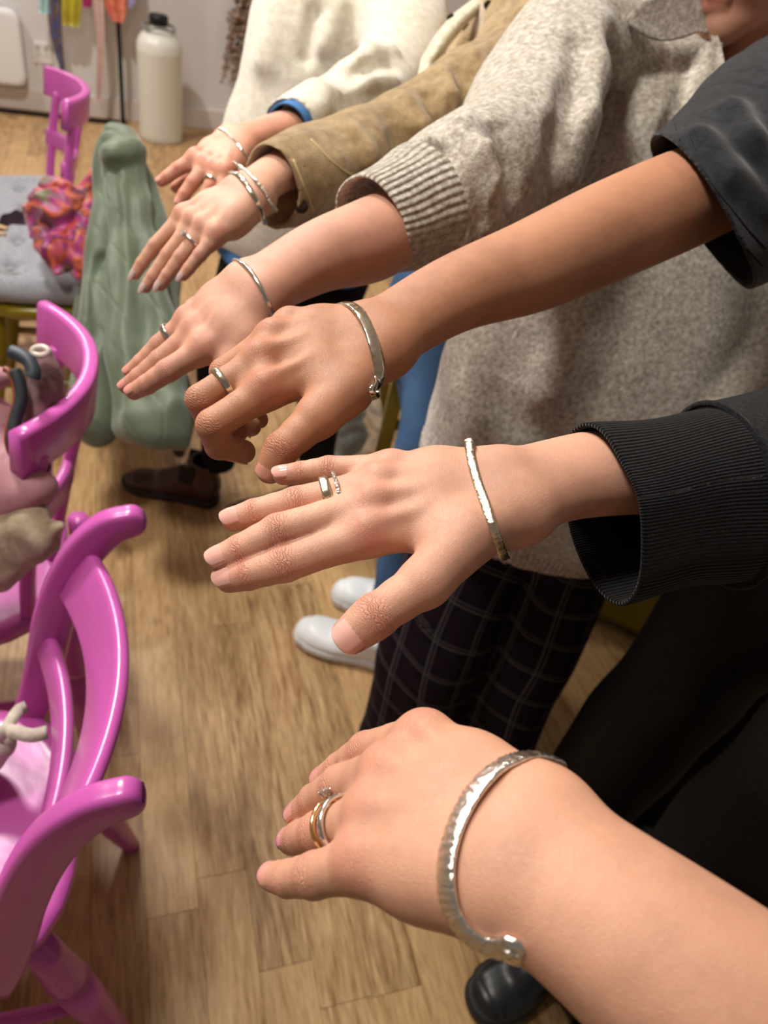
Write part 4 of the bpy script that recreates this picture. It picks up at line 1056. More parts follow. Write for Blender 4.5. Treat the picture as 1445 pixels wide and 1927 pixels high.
while u < 1.35:
    v = .05-rng.random()*.5
    while v < VW:
        L = rng.choice(lens)
        if v+L > VW:
            L2 = VW-v
            if L2 < .03: break
            me = plank_mesh(L2, PW)
        else: L2, me = L, pm[L]
        c = RM(u+PW/2, v+L2/2, -.006); q = proj(c)
        vis = any(-150 < a < 1600 and -150 < b < 2080 and d > 0 for a, b, d in (proj(RM(u+PW/2, v+L2*k, 0)) for k in (0, .25, .5, .75, 1)))
        if vis and n_pl < 296:
            o = bpy.data.objects.new('plank', me); COL.objects.link(o); o.parent = floor; o.location = c; o.rotation_euler = (0, 0, ang); n_pl += 1
        else: rest.append((u, u+PW, v, v+L2))
        v += L2
    u += PW
# the boards past the ones in view, as one piece
for (ua, ub) in ((UL, -2.0), (u, UR)):
    x = ua
    while x < ub-.01:
        v = VB
        while v < VW: L = rng.choice(lens); rest.append((x, min(x+PW, ub), v, min(v+L, VW))); v += L
        x += PW
x = -2.0
while x < u-.01: rest.append((x, x+PW, VB, -.46)); x += PW
V = []; Fc = []
for (a, b, c, d) in rest:
    k = len(V); V += [RM(a+.0006, c+.0006, 0), RM(b-.0006, c+.0006, 0), RM(b-.0006, d-.0006, 0), RM(a+.0006, d-.0006, 0), RM(a+.0006, c+.0006, -.011), RM(b-.0006, c+.0006, -.011), RM(b-.0006, d-.0006, -.011), RM(a+.0006, d-.0006, -.011)]
    Fc += [[k, k+1, k+2, k+3], [k+4, k+5, k+1, k], [k+5, k+6, k+2, k+1], [k+6, k+7, k+3, k+2], [k+7, k+4, k, k+3]]
tag(mesh_obj('plank_field', V, Fc, m_oak, floor, smooth=False), kind='stuff')
# ceiling lamps (round, lit) where the lamps are
m_glow, t_, b_ = mat('lamp_glow'); b_.inputs['Emission Color'].default_value = (1, .86, .68, 1); b_.inputs['Emission Strength'].default_value = 6
m_rim = flat('white_metal_rim', srgb(226, 226, 224), .4)
# ------------------------------------------------------------------ back of the room
m_blackmetal = flat('black_metal', srgb(22, 22, 24), .4, .3)
rack = empty('clothes_rail', tuple(RM(-4.2, 0, 0)*0+PF(232, 236)))
tag(rack, 'black metal clothes rail on the floor by the back wall, scarves over it', 'clothes rail')
pb = PF(232, 236); vr = float(pb@E2); ur = float(pb@E1)
boxw('pole', RM(ur, vr, .83), E1, E2, Z, .0125, .0125, .83, m_blackmetal, rack, .002)
boxw('pole', RM(ur-1.25, vr, .83), E1, E2, Z, .0125, .0125, .83, m_blackmetal, rack, .002)
boxw('base_bar', RM(ur-.62, vr, .0125), E1, E2, Z, .60, .0125, .0125, m_blackmetal, rack, .002)
boxw('top_rail', RM(ur-.62, vr, 1.66), E1, E2, Z, .66, .0125, .0125, m_blackmetal, rack, .002)
for k in (0, -1.25): boxw('foot', RM(ur+k, vr-.01, .008), E1, E2, Z, .015, .16, .008, m_blackmetal, rack, .002)
def silk(name, cols, scale=8, rough=.35, dist=2.0):
    m, t, b = mat(name); co = obco(t)
    n = nd(t, 'ShaderNodeTexNoise', ins={'Vector': co, 'Scale': scale, 'Detail': 1.5, 'Distortion': dist}).outputs[0]
    st = [(.30+.4*i/max(1, len(cols)-1), c) for i, c in enumerate(cols)]
    r = ramp(t, n, st); t.links.new(r, b.inputs['Base Color']); b.inputs['Roughness'].default_value = rough; b.inputs['Sheen Weight'].default_value = .3
    return m
def hanging(label, m, pts, seed, lump=.006, top=True, cat='scarf'):
    """a scarf looped over the rail; pts: (px, py, width px) from the rail down"""
    C = [(PR(x, y, vr-.035), w) for x, y, w in pts]
    if top: C = [(V3(*(C[0][0][:2]), 1.685), C[0][1]*.9)]+C
    V = []; Fc = []; rs = random.Random(seed); ph = rs.random()*6; nu = 17
    rows = []
    for (a, wa), (b, wb) in zip(C[:-1], C[1:]):
        k = max(3, int(np.linalg.norm(a-b)/.03))
        rows += [(a+(b-a)*i/k, wa+(wb-wa)*i/k) for i in range(k)]
    rows.append(C[-1])
    for side in (0, 1):
        for r, (c, w) in enumerate(rows):
            hw = w*.5*4.6/F
            for i in range(nu):
                s = -1+2*i/(nu-1); z = c[2]
                V.append(c+E1*(hw*s)+E2*(lump*math.sin(s*7+ph+z*2.2)+.010*side*math.sqrt(max(0, 1-s*s*.98)))+E1*.006*math.sin(z*9+ph))
    n = len(rows)*nu
    for r in range(len(rows)-1):
        for i in range(nu-1):
            q = [r*nu+i, r*nu+i+1, (r+1)*nu+i+1, (r+1)*nu+i]; Fc.append(q[::-1]); Fc.append([x+n for x in q])
        for i in (0, nu-1): q = [r*nu+i, (r+1)*nu+i, (r+1)*nu+i+n, r*nu+i+n]; Fc.append(q if i else q[::-1])
    for i in range(nu-1):
        b = (len(rows)-1)*nu; Fc.append([b+i, b+i+1, b+i+1+n, b+i+n])
        Fc.append([i+1, i, i+n, i+1+n])
    o = mesh_obj('scarf', V, Fc, m); tag(o, label, cat, 'scarves on the clothes rail'); return o
hanging('short pale teal scarf end, leftmost on the black clothes rail', silk('teal_silk', [srgb(170, 204, 200), srgb(150, 190, 190)]), [(84, -30, 22), (84, 6, 20), (84, 26, 18)], 1)
hanging('long dark blue patterned scarf with twisted tail on the clothes rail', silk('navy_print', [srgb(44, 44, 70), srgb(86, 92, 140), srgb(58, 56, 80), srgb(126, 96, 70), srgb(70, 100, 160)], 22), [(104, -30, 24), (104, 20, 22), (107, 70, 19), (112, 110, 13), (116, 128, 9), (113, 150, 9), (121, 172, 12)], 2)
hanging('mustard yellow scarf between navy and magenta ones on the rail', silk('mustard_silk', [srgb(178, 164, 34), srgb(150, 138, 24)]), [(133, -30, 34), (133, 20, 32), (133, 50, 28)], 3)
hanging('short magenta scarf end beside the mustard one on the rail', silk('magenta_silk', [srgb(176, 30, 110), srgb(140, 20, 80)]), [(163, -30, 22), (163, 0, 18), (161, 14, 12)], 4)
hanging('long pale pink lace scarf hanging nearly to the skirting board', silk('pink_lace', [srgb(214, 190, 182), srgb(196, 160, 150), srgb(224, 206, 200)], 40), [(184, -30, 20), (186, 40, 16), (188, 100, 13), (188, 150, 10), (187, 192, 9)], 5, .006)
hanging('coral and orange floral scarf in front of the rail pole', silk('coral_print', [srgb(206, 84, 70), srgb(226, 140, 120), srgb(206, 110, 60), srgb(186, 70, 76)], 18), [(217, -30, 46), (219, 0, 42), (222, 24, 34), (224, 42, 18)], 6, .016)
hanging('lavender scarf end just right of the coral floral one', silk('lavender_silk', [srgb(176, 166, 206), srgb(150, 140, 190)]), [(246, -30, 14), (245, 2, 12), (243, 14, 6)], 7)
# tall white canister
def lathe(name, parent, m, c, prof, n=40, smooth=True, closed=True):
    V = []; Fc = []
    for (r, z) in prof:
        for i in range(n): a = 2*math.pi*i/n; V.append(np.asarray(c)+V3(r*math.cos(a), r*math.sin(a), z))
    for k in range(len(prof)-1):
        for i in range(n): Fc.append([k*n+i, k*n+(i+1) % n, (k+1)*n+(i+1) % n, (k+1)*n+i])
    if closed: Fc.append(list(range(n))[::-1]); Fc.append(list(range((len(prof)-1)*n, len(prof)*n)))
    return mesh_obj(name, V, Fc, m, parent, smooth=smooth)
m_can, t_, b_ = mat('white_canister'); b_.inputs['Base Color'].default_value = srgb(216, 216, 206); b_.inputs['Roughness'].default_value = .35; b_.inputs['Subsurface Weight'].default_value = .1
cc = PF(303, 262); can = empty('canister', tuple(cc)); tag(can, 'tall white plastic canister with black cap standing by the back wall', 'canister')
Hc = .60; R_ = .128
lathe('body', can, m_can, cc, [(R_*.93, 0), (R_*.98, .012), (R_, .04), (R_, Hc*.80), (R_*1.01, Hc*.81), (R_, Hc*.82), (R_*.99, Hc*.86), (R_*.93, Hc*.90), (R_*.78, Hc*.945), (R_*.55, Hc*.975), (R_*.36, Hc*.99), (R_*.33, Hc*1.04)])
lathe('cap', can, m_blackmetal, cc, [(R_*.40, Hc*1.03), (R_*.42, Hc*1.04), (R_*.42, Hc*1.10), (R_*.36, Hc*1.115)])
tube('carry_handle', can, flat('grey_handle', srgb(120, 122, 118), .5), [cc+V3(math.cos(a)*R_*.68, math.sin(a)*R_*.68, Hc*(.985+.035*abs(math.sin(a*1.5)))) for a in np.linspace(0, 2*math.pi, 28, endpoint=False)], .007, closed=True)
# white wall heater and socket
m_heat = flat('white_enamel', srgb(226, 226, 226), .3)
q0 = PR(-60, 12, VW-.03); q1 = PR(52, 155, VW-.03)
cu = (q0@E1+q1@E1)/2; hu = abs(q1@E1-q0@E1)/2; zt, zb = q0[2]+.02, q1[2]-.02
ht = empty('wall_heater', tuple(RM(cu, VW-.04, zb))); tag(ht, 'white rounded panel heater fixed to the wall at the left edge', 'heater')
def rrect(name, c, ax, az, ay, hx, hz, hy, rad, m, parent, edge=.01):
    """rounded rectangle plate, facing -ay"""
    O = []
    for cx, cz, a0 in ((1, 1, 0), (-1, 1, 90), (-1, -1, 180), (1, -1, 270)):
        for k in range(7):
            a = math.radians(a0+15*k); O.append(((hx-rad)*cx+rad*math.cos(a), (hz-rad)*cz+rad*math.sin(a)))
    V = []; Fc = []; n = len(O)
    for s, dy in ((1, hy), (1, -hy+edge), (1-edge*.3/hx, -hy+edge*.3), (1-edge/hx, -hy)):
        for x, z in O: V.append(np.asarray(c)+ax*x*s+az*z*s+ay*dy)
    for k in range(3):
        for i in range(n): Fc.append([k*n+i, (k*n+(i+1) % n), (k+1)*n+(i+1) % n, (k+1)*n+i])
    Fc.append(list(range(n))[::-1]); Fc.append([3*n+i for i in range(n)])
    return mesh_obj(name, V, Fc, m, parent, smooth=False)
rrect('panel', RM(cu, VW-.05, (zt+zb)/2), E1, Z, E2, hu, (zt-zb)/2, .035, .06, m_heat, ht, .015)
boxw('bracket', RM(cu, VW-.008, (zt+zb)/2), E1, E2, Z, hu*.5, .0085, .05, m_heat, ht)
sp = PR(80, 100, VW-.006); sk = empty('wall_socket', tuple(sp)); tag(sk, 'white double wall socket with a cable trunk below it', 'socket')
m_sock = flat('white_socket', srgb(226, 222, 218), .35); m_sockg = flat('socket_grey', srgb(170, 166, 164), .5)
rrect('plate', sp, E1, Z, E2, .050, .056, .006, .006, m_sock, sk, .003)
for s in (-1, 1):
    rrect('switch', sp+E1*.022*s+Z*.03-E2*.0065, E1, Z, E2, .010, .010, .002, .002, m_sockg, sk, .001)
    for dx, dz, w, h in ((0, .004, .003, .008), (-.011, -.014, .006, .003), (.011, -.014, .006, .003)):
        boxw('socket_slot', sp+E1*(.022*s+dx*.8)+Z*dz-E2*.0063, E1, E2, Z, w, .0008, h, m_sockg, sk)
boxw('cable_trunk', sp-Z*.19-E1*.02, E1, E2, Z, .008, .005, .135, m_sock, sk, .001)
# dried flowers on the wall
m_stem = flat('dried_stem', srgb(112, 88, 66), .9); m_dry = cloth('dried_petals', srgb(96, 72, 60), srgb(186, 158, 138), 40, .95, .1)
dry = empty('dried_flowers', tuple(PR(462, 60, VW-.08))); tag(dry, 'bunch of brown dried flowers hanging on the wall behind the cream jumper', 'dried flowers')
rs = random.Random(9); V = []; Fc = []; iv, if_ = [], []
bm = bmesh.new(); bmesh.ops.create_icosphere(bm, subdivisions=1, radius=1); iv = [np.array(v.co) for v in bm.verts]; if_ = [[v.index for v in f.verts] for f in bm.faces]; bm.free()
for k in range(16):
    x0, y0 = 470+rs.uniform(-6, 10), -60; x1, y1 = rs.uniform(416, 470), rs.uniform(40, 185)
    if y1 < 80: x1 = rs.uniform(430, 470)
    a = PR(x0, y0, VW-.05-rs.random()*.05); b = PR(x1, y1, VW-.05-rs.random()*.08)
    tube('stem', dry, m_stem, [a, (a+b)/2+V3(.01, 0, .01), b], .003, 5)
    for j in range(16):
        t = rs.uniform(.45, 1.02); c = a+(b-a)*t+V3(rs.gauss(0, .012), rs.gauss(0, .012), rs.gauss(0, .012)); r = rs.uniform(.006, .017); n0 = len(V)
        V += [c+v*r*V3(1, 1, rs.uniform(.5, 1.6)) for v in iv]; Fc += [[i+n0 for i in f] for f in if_]
tag(mesh_obj('flower_heads', V, Fc, m_dry, dry), kind='stuff')
# ------------------------------------------------------------------ pink chairs
def gloss(name, c, rough=.28):
    m, t, b = mat(name); co = obco(t)
    t.links.new(mixc(t, noise(t, co, 6, 3).outputs[0], c, tuple(x*.86 for x in c[:3])+(1,)), b.inputs['Base Color'])
    b.inputs['Roughness'].default_value = rough; b.inputs['Coat Weight'].default_value = .25; b.inputs['Coat Roughness'].default_value = .2
    bump(t, b, noise(t, co, 55, 3).outputs[0], .12, .002); return m
m_pink = gloss('pink_gloss_paint', srgb(206, 92, 180)); m_must = gloss('mustard_gloss_paint', srgb(134, 118, 12))
def board(name, parent, m, path, hw, th, wdir, round_end=0):
    """a thick bent board: path (3-D points), hw half width (perpendicular to wdir in plane), th half thickness along wdir; rounded edges"""
    P_ = [np.asarray(p, float) for p in path]; hs = [1.0]*len(P_)
    if round_end:
        d_ = N(P_[-1]-P_[-2]); hw = list(hw); h_ = hw[-1]
        for a_ in (20, 40, 58, 74, 86): P_.append(P_[len(path)-1]+d_*round_end*math.sin(math.radians(a_))); hw.append(h_-round_end*(1-math.cos(math.radians(a_)))); hs.append(1-.35*(1-math.cos(math.radians(a_))))
    K = len(P_); V = []; Fc = []; rr = min(th, .008)
    for i, p in enumerate(P_):
        d = N(P_[min(i+1, K-1)]-P_[max(i-1, 0)]); w = N(np.asarray(wdir(i) if callable(wdir) else wdir)); w = N(w-d*(w@d)); s = np.cross(d, w)
        h = hw[i] if hasattr(hw, '__len__') else hw
        prof = []; t_h = th*hs[i]
        for cx, cy, a0 in ((1, 1, 0), (-1, 1, 90), (-1, -1, 180), (1, -1, 270)):
            for k in range(4): a = math.radians(a0+30*k); prof.append(((h-rr)*cx+rr*math.cos(a), (t_h-rr)*cy+rr*math.sin(a)))
        for x, y in prof: V.append(p+s*x+w*y)
    n = 16
    for i in range(K-1):
        for j in range(n): Fc.append([i*n+j, i*n+(j+1) % n, (i+1)*n+(j+1) % n, (i+1)*n+j])
    Fc.append(list(range(n))[::-1]); Fc.append([(K-1)*n+j for j in range(n)])
    me = mesh_obj(name, V, Fc, m, parent, local=True)
    bm = bmesh.new(); bm.from_mesh(me.data); bmesh.ops.recalc_face_normals(bm, faces=bm.faces); bm.to_mesh(me.data); bm.free()
    me.data.polygons.foreach_set('use_smooth', [True]*len(me.data.polygons))
    return me
def spline(pts, n=8):
    E = [2*V3(*pts[0])-V3(*pts[1])]+[V3(*p) for p in pts]+[2*V3(*pts[-1])-V3(*pts[-2])]; o = []
    for i in range(len(pts)-1):
        p0, p1, p2, p3 = E[i:i+4]
        for j in range(n):
            t = j/n; o.append(.5*((2*p1)+(-p0+p2)*t+(2*p0-5*p1+4*p2-p3)*t*t+(-p0+3*p1-3*p2+p3)*t**3))
    return o+[V3(*pts[-1])]
def turned(name, parent, m, a, b, rs_, n=18):
    """turned leg between two points; rs_ = [(t, r)]"""
    a, b = V3(*a), V3(*b); ax = N(b-a); u = N(np.cross(ax, V3(.2, .9, .1))); w = np.cross(ax, u); V = []; Fc = []
    for t, r in rs_:
        for i in range(n): q = 2*math.pi*i/n; V.append(a+(b-a)*t+(u*math.cos(q)+w*math.sin(q))*r)
    for k in range(len(rs_)-1):
        for i in range(n): Fc.append([k*n+i, k*n+(i+1) % n, (k+1)*n+(i+1) % n, (k+1)*n+i])
    Fc.append(list(range(n))[::-1]); Fc.append([(len(rs_)-1)*n+i for i in range(n)])
    return mesh_obj(name, V, Fc, m, parent, local=True)
LEG = [(0, .020), (.15, .023), (.30, .027), (.335, .027), (.345, .023), (.36, .028), (.375, .023), (.385, .027), (.55, .026), (.8, .021), (.93, .017), (1, .015)]
def seat_mesh(parent, m, w=.20, d=.235, z=.45, ox=-.045):
    V = []; Fc = []; nr, na = 8, 40
    def edge(a):
        c, s = math.cos(a), math.sin(a); r = 1/((abs(c)/d)**3.2+(abs(s)/(w*(1.03+.06*c)))**3.2)**(1/3.2); return r*c, r*s
    prof = [(0, z+.002), (.25, z+.001), (.5, z-.003), (.7, z-.003), (.85, z+.003), (.95, z+.004), (.99, z), (1.0, z-.010), (.985, z-.028), (.93, z-.036), (.0, z-.036)]
    for r, zz in prof:
        for i in range(na): x, y = edge(2*math.pi*i/na); V.append(V3(x*r+ox, y*r, zz))
    for k in range(len(prof)-1):
        for i in range(na): Fc.append([k*na+i, k*na+(i+1) % na, (k+1)*na+(i+1) % na, (k+1)*na+i][::-1])
    return mesh_obj('seat', V, Fc, m, parent, local=True)
def underframe(root, m, rb=-.325, ry=.165):
    tops = [(.13, .13), (.13, -.13), (-.225, .13), (-.225, -.13)]; bots = [(.20, .19), (.20, -.19), (rb, ry), (rb, -ry)]
    at = lambda i, t: V3(tops[i][0]+(bots[i][0]-tops[i][0])*t, tops[i][1]+(bots[i][1]-tops[i][1])*t, .42*(1-t))
    for i in range(4): turned('leg', root, m, at(i, 0), at(i, 1), LEG)
    ST = [(0, .010), (.3, .014), (.5, .017), (.7, .014), (1, .010)]
    turned('stretcher', root, m, at(0, .55), at(2, .55), ST, 12); turned('stretcher', root, m, at(1, .55), at(3, .55), ST, 12)
    turned('stretcher', root, m, (at(0, .55)+at(2, .55))/2, (at(1, .55)+at(3, .55))/2, ST, 12)
FACE = math.atan2(-.37, -.93)
def scroll_chair(m):
    r = empty('scroll_back_chair'); seat_mesh(r, m); underframe(r, m)
    zz = [(-.192, .432), (-.214, .50), (-.234, .58), (-.250, .65), (-.272, .722), (-.300, .784), (-.332, .824), (-.362, .838)]
    for s in (-1, 1):
        path = spline([(x, s*.185, z) for x, z in zz], 6); K = len(path)
        hw = [.0235+.003*math.sin(min(1, i/K*1.2)*math.pi)-(.004*max(0, (i-K*.85)/(K*.15))) for i in range(K)]
        board('side_post', r, m, path, hw, .0135, (0, 1, 0), round_end=.016)
    def slat(x0, z0, bow, hw, tilt):
        path = [(x0-bow*(1-(y/.175)**2), y, z0) for y in np.linspace(-.175, .175, 21)]
        board('back_slat', r, m, path, hw, .009, lambda i: (1, 0, tilt))
    slat(-.292, .755, .042, .042, .55); slat(-.240, .615, .032, .022, .45)
    return r
def bow_chair(m, wy=1.0, bow=.085):
    r = empty('bow_back_chair'); seat_mesh(r, m, d=.205, ox=-.01); underframe(r, m, -.235, .15)
    ys = np.linspace(-1, 1, 25)
    path = [(-.20-bow*(1-abs(y)**2.2), y*.185*wy, .82) for y in ys]
    board('top_rail', r, m, path, .042, .012, lambda i: (1, 0, .12))
    path = [(-.185-.65*bow*(1-y*y), y*.165*wy, .66) for y in np.linspace(-1, 1, 15)]
    board('back_slat', r, m, path, .026, .009, lambda i: (1, 0, .1))
    board('splat', r, m, spline([(-.19, 0, .44), (-.215, 0, .55), (-.175-.82*bow, 0, .68), (-.19-bow, 0, .80)], 5), .022, .010, (1, 0, .25))
    for s in (-1, 1): board('back_post', r, m, spline([(-.165, s*.14*wy, .44), (-.18, s*.15*wy, .56), (-.205, s*.155*wy, .70), (-.205-.25*bow, s*.15*wy, .80)], 5), .017, .012, (1, 0, .2))
    return r
def place(o, back_mid, back_x, rz=FACE):
    d = V3(math.cos(rz), math.sin(rz), 0); p = V3(back_mid[0], back_mid[1], 0)-d*back_x
    o.location = tuple(p); o.rotation_euler = (0, 0, rz); return p
chC = scroll_chair(m_pink); place(chC, (-.246, .487), -.352)
tag(chC, 'glossy pink scroll-back chair nearest the camera, seat empty', 'chair', 'chairs along the left')
chA = bow_chair(m_pink); place(chA, (-1.25, 2.36), -.20, FACE+.22); tag(chA, 'pink bow-back chair farthest away, grey cushion on its seat', 'chair', 'chairs along the left')
chB = bow_chair(m_pink); place(chB, (-.574, .922), -.20); tag(chB, 'pink bow-back chair with a dusty pink bag hanging inside its curved back', 'chair', 'chairs along the left')
chD = bow_chair(m_must, .5, .03); pD = place(chD, (-.905, 2.02), -.20); tag(chD, 'mustard painted chair under the green quilted coat, grey cushion on it', 'chair', 'chairs along the left')
# cushions
m_grey = cloth('grey_cushion', srgb(132, 134, 142), srgb(172, 174, 180), 200, .9, .2, .001)
def cushion(ch, label):
    rz = ch.rotation_euler[2]; d = V3(math.cos(rz), math.sin(rz), 0); l = V3(-d[1], d[0], 0); c = V3(*ch.location)+V3(0, 0, .456)+d*.01
    r = empty('cushion', tuple(c)); tag(r, label, 'cushion', 'grey seat cushions')
    f = Field([c-d*.2-l*.2, c+d*.2+l*.2+Z*.08], .05, .0045)
    for i in range(4):
        for s in (-1, 1): f.cone(c+d*(.165*s)-l*.165+Z*.036, c+d*(.165*s)+l*.165+Z*.036, .033, .033, .01); f.cone(c-d*.165+l*(.165*s)+Z*.036, c+d*.165+l*(.165*s)+Z*.036, .033, .033, .01)
    for x in (-.11, -.055, 0, .055, .11): f.cone(c+d*x-l*.15+Z*.034, c+d*x+l*.15+Z*.034, .036, .036, .02)
    T = [(x, y) for x in (-.085, .085) for y in (-.085, .085)]
    for x, y in T: f.cone(c+d*x+l*y+Z*.062, c+d*x+l*y+Z*.10, .010, .03, .04, sub=True)
    f.plane(c+Z*.0, -Z, .004)
    V, Q = f.mesh(); pad = mesh_obj('pad', vdisp(V, (81, 30, .002)), Q, m_grey, r)
    for x, y in T: disc('button', r, m_grey, c+d*x+l*y+Z*.052, Z, .009, .004)
    return r
cushion(chD, 'grey tufted seat cushion on the mustard chair, below the magenta scarf')
cushion(chA, 'grey tufted seat cushion on the farthest pink chair, left edge')
# ------------------------------------------------------------------ green quilted coat over chair D
m_coat, t, b = mat('green_quilted_nylon'); co = obco(t)
gn = noise(t, co, 12, 3).outputs[0]
t.links.new(mixc(t, gn, srgb(72, 84, 64), srgb(104, 118, 94)), b.inputs['Base Color']); b.inputs['Roughness'].default_value = .55; b.inputs['Sheen Weight'].default_value = .35
sx = t.nodes.new('ShaderNodeSeparateXYZ'); t.links.new(co, sx.inputs[0])
wv = lambda sgn: math_(t, 'ABSOLUTE', math_(t, 'SINE', math_(t, 'ADD', math_(t, 'MULTIPLY', sx.outputs[2], 20.0), math_(t, 'MULTIPLY', math_(t, 'SINE', math_(t, 'MULTIPLY', math_(t, 'ADD', sx.outputs[1], sx.outputs[0]), 26.0)), sgn*1.5))))
q = math_(t, 'MINIMUM', wv(1), wv(-1)); q = math_(t, 'MINIMUM', math_(t, 'MULTIPLY', q, 3.0), 1.0)
bump(t, b, math_(t, 'ADD', q, math_(t, 'MULTIPLY', gn, .6)), .45, .0028)
coat = empty('coat', tuple(PF(240, 840, .2))); tag(coat, 'sage green quilted coat draped over the back of the mustard chair', 'coat')
def CT(px, py, d): return P(px, py, d)
f = Field([CT(225, 240, 1.98), CT(150, 300, 1.9), CT(165, 220, 2.1), CT(150, 830, 1.86), CT(340, 780, 1.75), CT(200, 800, 2.1), CT(290, 860, 1.75), CT(240, 250, 2.35)], .09, .0048)
top = [CT(226, 262, 2.03), CT(220, 300, 1.95), CT(208, 345, 1.87)]
cD, sD = math.cos(FACE), math.sin(FACE)
railD = [(-.20-.03*(1-abs(y)**2.2), y*.0925, .838) for y in np.linspace(-1.15, 1.15, 9)]
railD = [V3(pD[0]+x*cD-y*sD, pD[1]+x*sD+y*cD, z) for x, y, z in railD]
f.chain([(p, .036) for p in railD], k=.02); f.chain([(p-Z*.045, .034) for p in railD], k=.02); f.chain([(p-Z*.10, .034) for p in railD], k=.03)
dr = [([(212, 275, 1.97), (196, 420, 1.95), (180, 620, 1.88), (178, 800, 1.84)], [.034, .044, .050, .052]),
      ([(222, 272, 1.95), (232, 420, 1.90), (240, 620, 1.84), (262, 790, 1.78)], [.034, .040, .050, .058]),
      ([(232, 270, 1.97), (262, 420, 1.92), (292, 600, 1.86), (318, 775, 1.80)], [.032, .040, .052, .060]),
      ([(236, 268, 2.02), (278, 400, 2.00), (305, 540, 1.96), (320, 660, 1.92)], [.030, .040, .046, .044]),
      ([(205, 300, 2.05), (190, 450, 2.05), (176, 620, 2.0), (172, 760, 1.95)], [.034, .042, .050, .05])]
for pts, rr in dr: f.chain([(CT(*p), r) for p, r in zip(pts, rr)], k=.012)
for g in ([(216, 330, 1.88), (212, 480, 1.83), (208, 640, 1.77), (216, 820, 1.72)], [(250, 350, 1.88), (264, 520, 1.82), (282, 680, 1.76)], [(188, 480, 1.88), (164, 700, 1.78)]):
    f.chain([(CT(*p), .022) for p in g], k=.015, sub=True)
f.cone(CT(270, 800, 1.76), CT(322, 800, 1.79), .046, .044, .04); f.cone(CT(295, 828, 1.76), CT(325, 826, 1.78), .034, .030, .04)
V, Q = f.mesh(); shell = mesh_obj('shell', vdisp(V, (91, 20, .009, (1, 1, .12))), Q, m_coat, coat)
m_lin = cloth('beige_lining', srgb(134, 120, 98), srgb(158, 144, 120), 60, .8, .2)
f = Field([CT(352, 720, 1.9), CT(372, 850, 1.9)], .05, .004)
f.chain([(CT(345, 690, 1.92), .012), (CT(356, 760, 1.9), .020), (CT(345, 840, 1.86), .016), (CT(325, 875, 1.82), .008)], k=.01)
V, Q = f.mesh(); mesh_obj('lining', vdisp(V, (93, 30, .004)), Q, m_lin, coat)
# magenta and orange silk scarf tied to the same chair
m_silk = silk('magenta_orange_silk', [srgb(160, 40, 24), srgb(158, 36, 116), srgb(84, 12, 50), srgb(190, 84, 34), srgb(160, 42, 120), srgb(104, 108, 72), srgb(128, 20, 62)], 8, .5, 1.3)
f = Field([P(175, 330, 2.02), P(55, 420, 2.0), P(110, 520, 1.95), P(165, 515, 1.98)], .06, .0036)
K_ = P(163, 362, 1.99)
f.cone(K_, P(163, 380, 1.98), .020, .022, .01)
f.chain([(K_, .012), (P(178, 335, 1.98), .016), (P(184, 328, 2.0), .010)], k=.01)
for pts in ([(150, 362, 1.98, .014), (120, 358, 1.96, .030), (92, 345, 1.96, .022)], [(148, 370, 1.97, .016), (112, 385, 1.93, .034), (76, 375, 1.94, .028)], [(140, 378, 1.96, .016), (105, 405, 1.92, .028), (66, 405, 1.95, .022), (56, 395, 1.96, .014)],
            [(66, 415, 1.95, .020), (80, 440, 1.93, .026), (95, 480, 1.92, .024), (108, 516, 1.92, .012)], [(120, 420, 1.94, .024), (115, 455, 1.93, .030), (112, 500, 1.93, .020)], [(160, 390, 1.98, .020), (150, 440, 1.95, .030), (148, 490, 1.95, .030), (145, 518, 1.95, .016)]):
    f.chain([(P(*p[:3]), p[3]) for p in pts], k=.006)
V, Q = f.mesh(1); sc = mesh_obj('scarf', vdisp(V, (95, 75, .0045), (96, 30, .006)), Q, m_silk); tag(sc, 'magenta and orange silk scarf knotted beside the green coat', 'scarf')
# ------------------------------------------------------------------ bag and cloth on chair B
m_bag = cloth('dusty_pink_leather', srgb(172, 122, 130), srgb(188, 140, 146), 30, .55, .1, .001); m_trim = flat('tan_leather_trim', srgb(132, 66, 34), .5); m_zip = flat('charcoal_zip_tape', srgb(38, 42, 48), .7)
m_inner = cloth('mauve_grey_fabric', srgb(128, 96, 100), srgb(150, 118, 118), 40, .8, .1)
bag = empty('bag', tuple(P(20, 1000, 1.05))); tag(bag, 'dusty pink leather bag with tan and charcoal zip edge on the bow-back chair', 'bag')
f = Field([P(-60, 690, 1.08), P(-60, 960, 1.12), P(75, 940, 1.05)], .08, .0032)
f.chain([(P(-90, 720, 1.10), .030), (P(-25, 712, 1.06), .022), (P(10, 704, 1.05), .012)], k=.02)
f.chain([(P(-80, 800, 1.12), .060), (P(-10, 800, 1.09), .036)], k=.03); f.chain([(P(-80, 880, 1.12), .065), (P(10, 880, 1.08), .040), (P(50, 920, 1.06), .024)], k=.03)
f.chain([(P(-90, 940, 1.12), .060), (P(20, 935, 1.08), .038), (P(78, 920, 1.06), .020)], k=.03)
V, Q = f.mesh(); mesh_obj('body', vdisp(V, (101, 22, .003)), Q, m_bag, bag)
f = Field([P(85, 690, 1.05), P(70, 900, 1.05)], .05, .003)
f.chain([(P(78, 668, 1.04), .016), (P(86, 720, 1.05), .024), (P(76, 790, 1.07), .026), (P(64, 845, 1.08), .020)], k=.01)
V, Q = f.mesh(); mesh_obj('side_panel', vdisp(V, (102, 22, .003)), Q, m_inner, bag)
edge = [(8, 694), (18, 700), (28, 725), (30, 755), (20, 790), (14, 825), (22, 855), (44, 872), (80, 886)]
ed = lambda k, x: 1.025+.012*max(0, k-5)**1.3
tube('trim', bag, m_trim, spline([tuple(P(x, y, ed(k, x))) for k, (x, y) in enumerate(edge)], 5), .0045, 8)
